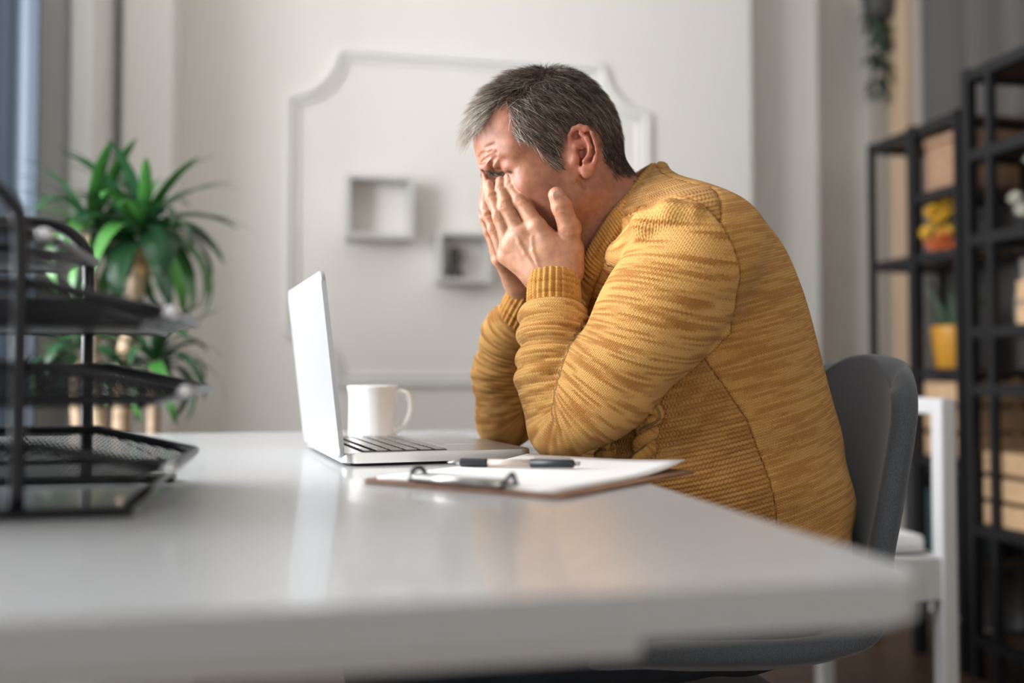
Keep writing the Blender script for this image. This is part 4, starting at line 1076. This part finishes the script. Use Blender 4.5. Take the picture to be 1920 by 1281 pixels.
# eyebrows
def brow(s):
    pts = [surf(914, 321), surf(922, 325), surf(932, 326), surf(944, 324), surf(954, 321)]
    pts = [p for p in pts if p is not None]; path = cat(pts, 20); n = 240
    ix = rng.integers(0, len(path) - 1, n); r0 = path[ix] + rng.normal(0, .0016, (n, 3)) * np.array([1, .3, 1.0])
    if s < 0: r0 = np.array([mirror(p) for p in r0])
    tg = np.gradient(path, axis=0)[ix]; tg /= np.linalg.norm(tg, axis=1)[:, None]
    if s < 0: tq = tg @ HM.T; tq[:, 1] *= -1; tg = tq @ HM
    o = HL_ * s * .5 + HF * .6; d0 = tg * .6 + o * .7 + rng.normal(0, .25, (n, 3)); d1 = tg + Z * -.3 + o * .1
    v, q, t = strands(r0, d0, d1, rng.uniform(.006, .011, n), np.full(n, .00026), np.clip(rng.normal(.25, .2, n), 0, 1))
    me = npmesh(v, q); set_attr(me, 'tone', t, 'FLOAT'); return link('eyebrow', me, mh, bo, True)
brow(1)['kind'] = 'stuff'; brow(-1)['kind'] = 'stuff'

# ================================================================== SWEATER
TAB = [(1200, 1230, 1490, .185), (1150, 1170, 1515, .195), (1060, 1125, 1543, .20), (1000, 1105, 1552, .205), (940, 1094, 1556, .205), (880, 1088, 1550, .203), (800, 1092, 1531, .20), (700, 1105, 1504, .195), (600, 1112, 1476, .195), (540, 1112, 1455, .195), (480, 1108, 1428, .19), (430, 1112, 1388, .18), (400, 1125, 1344, .155), (372, 1146, 1294, .12), (352, 1164, 1260, .09), (335, 1180, 1242, .072), (318, 1190, 1236, .062)]
rows = []
for y, f_, k_, hw in TAB:
    b0, za = Sg(f_, y); b1, zb = Sg(k_, y); rows.append(((za + zb) / 2, b0, b1, hw))
rows.sort(); rows = cat(rows, 10)
tz, tb0, tb1, tw = rows.T
o_ = np.argsort(tz); tz, tb0, tb1, tw = tz[o_], tb0[o_], tb1[o_], tw[o_]
def torso_f(P):
    q = P - O2; b = q @ BK; l = q @ LF; z = q[:, 2]
    b0 = np.interp(z, tz, tb0); b1 = np.interp(z, tz, tb1); hw = np.interp(z, tz, tw); c_ = (b0 + b1) / 2; rb = (b1 - b0) / 2
    x = (b - c_) / rb; y = l / hw; e = 2.15
    k0 = (np.abs(x) ** e + np.abs(y) ** e + 1e-9) ** (1 / e)
    d = (k0 - 1) * np.minimum(rb, hw) * .82
    return np.maximum(d, z - tz[-1])
tors = Fn(torso_f, SP(.2, 0, .8), .6)
def arm_field(ch, near):
    f = Field()
    for i in range(3): f.u(Cone(ch[i][0], ch[i + 1][0], ch[i][1], ch[i + 1][1]), .03)
    fo = Field()
    for i in range(3, len(ch) - 1): fo.u(Cone(ch[i][0], ch[i + 1][0], ch[i][1], ch[i + 1][1]), .02)
    cx = W(1185, 640, 1.30) if near else W(1040, 690, 1.5); wz0, wz1 = (W(0, 590, 1.31)[2], W(0, 740, 1.3)[2]) if near else (W(0, 600, 1.5)[2], W(0, 780, 1.5)[2])
    def folds(P):
        th = np.arctan2(P[:, 2] - cx[2], -(P[:, 0] - cx[0])) + .25 * np.sin((P[:, 1] - 1.3) * 20) * .25; rr = np.hypot(P[:, 0] - cx[0], P[:, 2] - cx[2])
        wv_ = np.clip((P[:, 2] - wz1) / .02, 0, 1) * np.clip((wz0 + .01 - P[:, 2]) / .012, 0, 1)
        s_ = np.abs(np.sin(th * 15.5 + .5)) ** .75 - .62
        return -s_ * wv_ * .0075 * (1 if near else .4)
    fo.d(Fn(folds, ch[4][0], .2))
    ctr = (ch[3][0] + ch[-1][0]) / 2
    ea_ = nrm(ch[-1][0] - ch[-2][0]); E0 = ch[-1][0] + ea_ * .008
    fo.s(Fn(lambda P: np.maximum(-((P - E0) @ ea_), np.linalg.norm(P - E0 - ((P - E0) @ ea_)[:, None] * ea_, axis=1) - .075), E0 + ea_ * .04, .09), .010)
    f.u(Sub(fo, ctr, .16), .003 if near else .012)
    return f
aN, aF = arm_field(NA, True), arm_field(FA, False)
sw = Field(); sw.u(tors, 0)
# yoke over the shoulders
for s in (-1, 1):
    sh = SP(sN[0] + .02, s * (sN[1] - .01), sN[2] + .022); sw.u(Cone(SgP(1262, 428, s * .03), sh, .046, .060), .045)
armN = Sub(aN, (NA[0][0] + NA[3][0]) / 2, .34); armF = Sub(aF, (FA[0][0] + FA[3][0]) / 2, .34)
sw.u(armN, .012); sw.u(armF, .012)
# thick fold running from the shoulder down the front of the sleeve
fp_ = [(1300, 398, .012), (1258, 400, .017), (1212, 425, .019), (1165, 478, .019), (1130, 535, .016), (1106, 590, .009)]
fq = []
for px, py, r_ in fp_:
    y_ = hit(sw, px, py, 1.05)
    if y_: fq.append((W(px, py, y_ + r_ * .05), r_))
rgf = Field()
for (a, ra), (b_, rb) in zip(fq[:-1], fq[1:]): sw.u(Cone(a, b_, ra, rb), .008); rgf.u(Cone(a, b_, ra, rb), .008)
# crumples at the armpit and waist, soft waves
def crumple(P):
    q = P - O2; b = q @ BK; l = q @ LF; z = q[:, 2]
    s1_ = np.sin((z * 1.0 + b * .35) * 62 + 2.0 * np.sin(b * 14)) * .0022 * np.clip((z - .60) / .05, 0, 1) * np.clip((.82 - z) / .08, 0, 1)
    s2_ = np.sin((b * 0.8 - z * .9) * 75 + 1.5 * np.sin(z * 30)) * .0018 * np.exp(-((b - .17) ** 2 + (z - .93) ** 2) / .004)
    return s1_ + s2_
sw.d(Fn(crumple, SP(.2, 0, .8), .6))
# neck opening
nh = Field()
neck_c = [SgP(1208, 300), SgP(1168, 400), SgP(1115, 470), SgP(1075, 540)]
for a, b_, ra, rb in ((0, 1, .050, .060), (1, 2, .060, .050), (2, 3, .046, .012)): nh.u(Cone(neck_c[a], neck_c[b_], ra, rb), .02)
sw.s(Sub(nh, neck_c[1], .2), .006)
# keep off the desk
sw.i(Fn(lambda P: np.where((P @ U < .40), (ZT + .0008) - P[:, 2], -1.0), SP(0, 0, .7), 9), .004) if False else None
sw.i(Fn(lambda P: .600 - P[:, 2], SP(0, 0, .5), 9), 0)
# sleeve seams: planes through three points of the seam
sp_ = []
for px, py in ((1322, 386), (1388, 505), (1372, 608)):
    y_ = hit(sw, px, py, 1.05); sp_.append(W(px, py, y_))
npl = nrm(np.cross(sp_[1] - sp_[0], sp_[2] - sp_[0])); npl = nrm(npl)
if npl @ (NA[3][0] - NA[0][0]) < 0: npl = -npl
plN = lambda P: -((P - sp_[1]) @ npl)          # < 0 on the sleeve
def mirS(P): q = P - O2; l = q @ LF; return P - 2 * l[:, None] * LF
plF = lambda P: plN(mirS(P))
inN = lambda P: (P - O2) @ LF > -.0
def side_seam():
    pts = []
    for px, py in ((1325, 655), (1400, 785), (1438, 885), (1456, 965)):
        y_ = hit(sw, px, py, 1.0); q = to_s(W(px, py, y_)); pts.append((q[2], q[0]))
    pts.sort(); return np.array(pts)
ss = side_seam()
zs = np.concatenate([[.45], ss[:, 0], [ss[-1, 0] + .12, Sg(1260, 400)[1], Sg(1240, 350)[1]]]); bs_ = np.concatenate([[ss[0, 1] + .02], ss[:, 1], [ss[-1, 1] - .01, Sg(1235, 400)[0], Sg(1205, 350)[0]]])
def seamf(P): q = P - O2; return (q @ BK) - np.interp(q[:, 2], zs, bs_)     # < 0 in front
big = SP(.2, 0, .8)
def cutf(*fs):
    F = Field(); F.ops = list(sw.ops)
    for f in fs: F.i(Fn(f, big, 9), .0012)
    return F
def slv(P, pl, af, near):
    p = pl(P); l_ = (P - O2) @ LF; p = np.maximum(p, -l_ if near else l_)
    return np.maximum(p, (np.minimum(af(P), rgf(P) - .006) if near else af(P)) - torso_f(P) - .002 - .012 * np.clip(1 + p / .04, 0, 1) - .018 * np.clip((.11 - (P - O2) @ BK) / .05, 0, 1) * np.clip((P[:, 2] - .92) / .03, 0, 1))
slN = lambda P: slv(P, plN, aN, True); slF = lambda P: slv(P, plF, aF, False)
lo = SP(0, 0, 0) * 0 + np.array([-.14, 1.08, .58]); hi = np.array([.62, 1.82, 1.16])
HV = 0.0036
def fin(cut, lo=lo, hi=hi):
    v, q = surface(cut, lo, hi, HV, 16); return v, q
# --- knit coordinates
def arm_coords(vv, ch):
    path = cat([p for p, r in ch], 14); sl = np.concatenate([[0], np.cumsum(np.linalg.norm(np.diff(path, axis=0), axis=1))])
    T = np.gradient(path, axis=0); T /= np.linalg.norm(T, axis=1)[:, None]
    s_out = np.zeros(len(vv)); ph = np.zeros(len(vv))
    for c in range(0, len(vv), 4000):
        p = vv[c:c + 4000]; d2 = ((p[:, None] - path[None]) ** 2).sum(-1)
        dU = np.min([Cone(ch[i][0], ch[i + 1][0], ch[i][1], ch[i + 1][1])(p) for i in range(3)], 0); dL = np.min([Cone(ch[i][0], ch[i + 1][0], ch[i][1], ch[i + 1][1])(p) for i in range(3, len(ch) - 1)], 0)
        up = (dU < dL - .001) | (p[:, 2] > ch[-1][0][2] + .022); d2[:, 46:] += np.where(up, 1.0, 0)[:, None]; d2[:, :38] += np.where(up, 0, 1.0)[:, None]
        wt = np.exp(-(d2 - d2.min(1)[:, None]) / (.015 ** 2)); wt /= wt.sum(1)[:, None]
        s_ = wt @ sl; ce = wt @ path; t = wt @ T; t /= np.linalg.norm(t, axis=1)[:, None]
        s_ = s_ + ((p - ce) * t).sum(1) * .6
        a = np.array([0, -1.0, 0]) - t * (t @ np.array([0, -1.0, 0]))[:, None]; a /= np.linalg.norm(a, axis=1)[:, None]; b_ = np.cross(t, a); r = p - ce
        ph[c:c + 4000] = np.arctan2((r * b_).sum(1), (r * a).sum(1)); s_out[c:c + 4000] = s_
    up_ = np.clip((sl[42] - .05 - s_out) / .10, 0, 1); s_out = s_out - .45 * ph * .062 * up_ * (np.abs(ph) < 2.2)
    return np.stack([ph * .058, s_out, np.zeros(len(vv))], 1)
sa = np.array([*Sg(1400, 1000)]); sb = np.array([*Sg(1250, 380)]); sd_ = nrm(sb - sa)
def torso_coords(vv):
    q = vv - O2; b = q @ BK; l = q @ LF; z = q[:, 2]
    cb_ = np.interp(z, tz, (tb0 + tb1) / 2)
    ph = np.arctan2(b - cb_ , l + .0)          # 0 on his left side, seam on the far side
    v_ = (b - sa[0]) * sd_[0] + (z - sa[1]) * sd_[1]
    v_ = v_ + .06 * np.clip((z - .98) / .1, 0, 1) * np.clip(b / .25, 0, 1) * 0
    return np.stack([ph * .20, v_, np.zeros(len(vv))], 1)
# --- knit material
def knit(name, su, sv, light, dark, streak, bump_d, garter=False, rib=False, amount=1.0, ks=15, kr=250):
    m = bpy.data.materials.new(name); m.use_nodes = True; nt = m.node_tree; b = nt.nodes['Principled BSDF']
    at = nt.nodes.new('ShaderNodeAttribute'); at.attribute_name = 'knit'; sx = nt.nodes.new('ShaderNodeSeparateXYZ'); nt.links.new(at.outputs['Vector'], sx.inputs[0])
    def M(op, a, b_=None, c_=None):
        q = nt.nodes.new('ShaderNodeMath'); q.operation = op
        for i, x in enumerate((a, b_, c_)):
            if x is None: continue
            if isinstance(x, (int, float)): q.inputs[i].default_value = x
            else: nt.links.new(x, q.inputs[i])
        return q.outputs[0]
    u, v = sx.outputs[0], sx.outputs[1]
    fu = M('FRACT', M('DIVIDE', u, su)); cx = M('ABSOLUTE', M('SUBTRACT', M('MULTIPLY', fu, 2.0), 1.0))      # 0 centre .. 1 edge
    if garter:
        ph = M('ADD', M('DIVIDE', v, sv), M('MULTIPLY', M('SINE', M('MULTIPLY', u, 6.2832 / su)), 0.09))
        hgt = M('ADD', M('MULTIPLY', M('SINE', M('MULTIPLY', ph, 6.2832)), 0.5), 0.5)
        hgt = M('ADD', M('MULTIPLY', hgt, 0.75), M('MULTIPLY', M('SINE', M('MULTIPLY', M('ADD', M('DIVIDE', u, su), M('MULTIPLY', M('FLOOR', ph), 0.5)), 6.2832)), 0.22))
    else:
        ph = M('ADD', M('DIVIDE', v, sv), M('MULTIPLY', cx, -0.55))
        hgt = M('ADD', M('MULTIPLY', M('SINE', M('MULTIPLY', ph, 6.2832)), 0.28), M('MULTIPLY', M('SUBTRACT', 1.0, M('POWER', M('ABSOLUTE', M('SUBTRACT', M('MULTIPLY', cx, 2.0), 1.0)), 2.0)), 0.72))
    row = M('MULTIPLY', M('FLOOR', ph), sv); colq = M('MULTIPLY', M('FLOOR', M('DIVIDE', u, su)), su)
    def noise(ks, kr, seed, det=2):
        c = nt.nodes.new('ShaderNodeCombineXYZ'); nt.links.new(M('MULTIPLY', colq, ks), c.inputs[0]); nt.links.new(M('MULTIPLY', row, kr), c.inputs[1]); c.inputs[2].default_value = seed
        n = nt.nodes.new('ShaderNodeTexNoise'); n.inputs['Scale'].default_value = 1; n.inputs['Detail'].default_value = det; nt.links.new(c.outputs[0], n.inputs['Vector']); return n.outputs[0]
    s1 = noise(ks, kr, 3.3, 1); s2 = noise(4, 26, 9.1); s3 = noise(900, 900, 1.0, 0)
    sf = M('ADD', M('ADD', M('MULTIPLY', s1, .96), M('MULTIPLY', s2, .11)), M('MULTIPLY', s3, .10))
    r = nt.nodes.new('ShaderNodeValToRGB'); E = r.color_ramp.elements
    E[0].position = streak - .07; E[0].color = (*dark, 1); E[1].position = streak + .06; E[1].color = (*light, 1)
    nt.links.new(sf, r.inputs[0])
    nt.links.new(r.outputs[0], b.inputs['Base Color'])
    b.inputs['Roughness'].default_value = 0.88; b.inputs['Sheen Weight'].default_value = 0.25; b.inputs['Sheen Roughness'].default_value = 0.5; b.inputs['Specular IOR Level'].default_value = 0.2
    b.inputs['Sheen Tint'].default_value = (1.0, 0.8, 0.5, 1)
    fz = nt.nodes.new('ShaderNodeTexNoise'); fz.inputs['Scale'].default_value = 1400; tc = nt.nodes.new('ShaderNodeTexCoord'); nt.links.new(tc.outputs['Object'], fz.inputs['Vector'])
    hh = M('ADD', hgt, M('MULTIPLY', fz.outputs[0], .25))
    bp_ = nt.nodes.new('ShaderNodeBump'); bp_.inputs['Strength'].default_value = amount; bp_.inputs['Distance'].default_value = bump_d
    nt.links.new(hh, bp_.inputs['Height']); nt.links.new(bp_.outputs[0], b.inputs['Normal'])
    return m
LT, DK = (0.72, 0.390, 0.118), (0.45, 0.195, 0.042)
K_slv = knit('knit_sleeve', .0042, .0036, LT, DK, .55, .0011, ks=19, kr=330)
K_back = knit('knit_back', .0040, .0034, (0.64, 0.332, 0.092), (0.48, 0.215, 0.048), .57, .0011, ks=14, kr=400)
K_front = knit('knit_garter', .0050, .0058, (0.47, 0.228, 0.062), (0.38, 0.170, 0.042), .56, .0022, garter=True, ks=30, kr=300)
K_rib = knit('knit_rib', .0032, .0040, (0.60, 0.305, 0.076), (0.43, 0.188, 0.036), .53, .0008)
def build(name, cut, m, parent, coords, label=None, lo=lo, hi=hi):
    v, q = fin(cut, lo, hi); me = npmesh(v, q); set_attr(me, 'knit', coords(v)); o = link(name, me, m, parent, True)
    if label: o['label'] = label
    return o
sweat = build('sweater', cutf(lambda P: -slN(P), lambda P: -slF(P), lambda P: -seamf(P)), K_back, person, torso_coords, 'mustard sweater, smooth knitted back')
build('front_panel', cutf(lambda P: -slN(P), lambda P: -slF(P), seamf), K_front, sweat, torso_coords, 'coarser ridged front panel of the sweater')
build('sleeve', cutf(slN), K_slv, sweat, lambda v: arm_coords(v, NA), 'streaked mustard sleeve nearer the camera')
build('sleeve', cutf(slF), K_slv, sweat, lambda v: arm_coords(v, FA), 'streaked mustard sleeve farther from the camera')
# --- ribbed cuffs
def cuff(p0, p1, r0, r1, nrib):
    path = np.array([p0 * (1 - t) + p1 * t for t in np.linspace(0, 1, 12)]); T = nrm(p1 - p0); a = nrm(np.cross(T, Z)); b_ = np.cross(T, a); n = nrib * 8; vs, kn_ = [], []
    prof = [(t, r0 + (r1 - r0) * t + .0016 * math.sin(math.pi * t)) for t in np.linspace(0, 1, 12)] + [(1.012, r1 - .0016), (1.0, r1 - .0036), (.6, r1 - .0040)]
    L = np.linalg.norm(p1 - p0)
    for t, r in prof:
        for k in range(n):
            th = 2 * math.pi * k / n; w_ = math.sin(nrib * th); rr = r + .0013 * (abs(w_) ** .6 * (1 if w_ > 0 else -1))
            vs.append(p0 + T * L * t + (a * math.cos(th) + b_ * math.sin(th)) * rr); kn_.append((th * .034, t * L, 0))
    fs = []
    for i in range(len(prof) - 1):
        for k in range(n): l_ = (k + 1) % n; fs.append((i * n + k, i * n + l_, (i + 1) * n + l_, (i + 1) * n + k))
    me = npmesh(np.array(vs), np.array(fs)); set_attr(me, 'knit', kn_); return link('cuff', me, K_rib, sweat, True)
cuff(W(1038, 592, 1.322), W(1039, 517, 1.338), .0345, .0335, 26)
cuff(W(972, 602, 1.478), W(1000, 549, 1.450), .0340, .0325, 26)
# --- ribbed collar band around the neck opening
def rim_pt(px, py, s):
    y_ = hit(sw, px, py, 1.05); p = W(px, py, y_)
    if s < 0: q = to_s(p); return SP(q[0], -q[1], q[2])
    return p
inner = [(1219, 309), (1196, 336), (1168, 372), (1142, 405), (1115, 446), (1092, 488)]; outer = [(1250, 340), (1228, 374), (1200, 410), (1172, 444), (1146, 482), (1122, 524)]
tI, tO = [SgP(1199, 318)], [SgP(1240, 338)]
def band():
    near_i = [SgP(*p, .060 + .018 * math.sin(math.pi * min(1, (k + 1) / 4))) for k, p in enumerate(inner)]
    li = [.036, .056, .068, .070, .064, .046]; lo2 = [.052, .080, .093, .094, .082, .060]
    I = [SgP(1204, 318)] ; O_ = [SgP(1238, 342)]
    def at_l(px, py, l):  # point of the pixel ray on the plane at lateral offset l
        d = W(px, py, 1.0) - CAM; t = ((SP(0, l, 0) - CAM) @ LF) / (d @ LF); return CAM + d * t
    for k in range(6): I.append(at_l(*inner[k], li[k])); O_.append(at_l(*outer[k], lo2[k]))
    I.append(SgP(1072, 548)); O_.append(SgP(1095, 590))
    mI = [SP(q[0], -q[1], q[2]) for q in (to_s(p) for p in I[1:-1])][::-1]; mO = [SP(q[0], -q[1], q[2]) for q in (to_s(p) for p in O_[1:-1])][::-1]
    I2 = cat(I + mI, 60, True); O3 = cat(O_ + mO, 60, True); n = len(I2)
    cI = I2.mean(0); vs, kn_ = [], []; m = 9; cum = 0
    for i in range(n):
        ph = i / n; w_ = math.sin(2 * math.pi * i / 8.0)
        a, b_ = I2[i], O3[i]; wd = nrm(b_ - a); tg = nrm(I2[(i + 1) % n] - I2[i - 1]); nn = nrm(np.cross(tg, wd))
        if nn @ nrm(a - SgP(1180, 480)) < 0: nn = -nn
        cum += np.linalg.norm(I2[i] - I2[i - 1]) if i else 0
        for j in range(m):
            t = j / (m - 1); dome = .0085 * math.sin(math.pi * (0.12 + .80 * t)) + .0017 * w_ * max(0, math.sin(math.pi * t)) ** .5
            vs.append(a * (1 - t) + b_ * t + nn * dome); kn_.append((cum, t * .03, 0))
        for j in range(3):
            t = 1 - (j + 1) / 4; vs.append(a * (1 - t) + b_ * t - nn * .003); kn_.append((cum, t * .03, 0))
    M_ = m + 3; fs = []
    for i in range(n):
        k = (i + 1) % n
        for j in range(M_): l_ = (j + 1) % M_; fs.append((i * M_ + j, i * M_ + l_, k * M_ + l_, k * M_ + j))
    me = npmesh(np.array(vs), np.array(fs)); set_attr(me, 'knit', kn_)
    bm = bmesh.new(); bm.from_mesh(me); bmesh.ops.recalc_face_normals(bm, faces=bm.faces[:]); bm.to_mesh(me); bm.free()
    return link('collar', me, K_rib, sweat, True)
band()
# --- cable braid down the front panel beside the belly
def cable(pts, off, turns, r0):
    base_ = []
    for px, py in pts:
        y_ = hit(sw, px, py, 1.0)
        if y_: base_.append(W(px, py, y_ + .001))
    path = cat(base_, 12); n = len(path); T = np.gradient(path, axis=0); T /= np.linalg.norm(T, axis=1)[:, None]
    e = bpy.data.objects.new('cable_braid', None)
    for s in range(2):
        q = []
        for i in range(n):
            t = i / (n - 1) * turns * 2 * math.pi + s * math.pi; out = np.array([-.35, -.94, 0]); sd = nrm(np.cross(T[i], out))
            q.append(path[i] + sd * off * math.sin(t) + out * (.003 + .004 * math.cos(t)))
        vs, fs = tube_data(q, r0, 12); me = pydata(vs, fs); kn_ = [((k % 12) / 12 * 2 * math.pi * r0, (k // 12) * .004, 0) for k in range(len(vs))]
        set_attr(me, 'knit', kn_); link('cable_braid', me, K_rib, sweat, True)
cable([(1226, 765), (1216, 800), (1209, 840), (1206, 880), (1204, 925)], .0085, 2.6, .0082)
cable([(1146, 835), (1134, 865), (1126, 920)], .0085, 1.7, .0080)

# ================================================================== JEANS, SOCKS AND SHOES
jn = Field()
jn.u(Ell(SP(.255, 0, .575), (.165, .185, .105), np.array([BK, LF, Z])), .02)
for s in (-1, 1):
    kn2 = SP(-.235, s * .145, .525); jn.u(Cone(SP(.24, s * .095, .545), kn2, .092, .068), .03); an = SP(-.20, s * .13, .12); jn.u(Cone(kn2, an, .068, .052), .02)
def jfold(P): q = P - O2; return .0022 * np.sin((q @ BK) * 70 + 25 * (q[:, 2])) * np.sin((q @ LF) * 40)
jn.d(Fn(jfold, SP(0, 0, .4), 1)); jn.i(Fn(lambda P: .09 - P[:, 2], SP(0, 0, 0), 9), 0)
v, q = surface(jn, np.array([-.35, 1.0, .06]), np.array([.62, 1.85, .70]), .007, 12)
M_jean = mat('dark_denim', (0.012, 0.017, 0.026), 0.85, bump=((900, 900, 900), 0.4, 0.0008), var=((30, 30, 30), (0.020, 0.028, 0.042)))
link('jeans', npmesh(v, q), M_jean, person, True)
M_shoe = mat('dark_leather', (0.02, 0.015, 0.012), 0.4); M_sole = mat('shoe_sole', (0.05, 0.045, 0.04), 0.7)
for s in (-1, 1):
    sf = Field(); hl = SP(-.20, s * .13, .055); toe = SP(-.385, s * .14, .035)
    sf.u(Cone(hl, toe, .042, .032), .02); sf.u(Cone(SP(-.20, s * .13, .12), hl, .044, .042), .02); sf.u(Cone(SP(-.30, s * .135, .05), toe, .043, .036), .02); sf.i(Fn(lambda P: .014 - P[:, 2], SP(0, 0, 0), 9), .003)
    v, q = surface(sf, np.array([-.5, 1.0, 0]), np.array([.1, 1.7, .25]), .005, 12); sh_ = link('shoe', npmesh(v, q), M_shoe, person, True)
    so = cat([hl + BK * .045, hl + BK * .02 + LF * .04, SP(-.30, s * .135 + .045, 0), SP(-.38, s * .14 + .032, 0), SP(-.425, s * .14, 0), SP(-.38, s * .14 - .032, 0), SP(-.30, s * .135 - .045, 0), hl + BK * .02 - LF * .04], 5, True)
    prism('sole', [(float((p - O2) @ BK), float((p - O2) @ LF)) for p in so], O2 + Z * .001, BK, LF, Z, .016, M_sole, sh_)
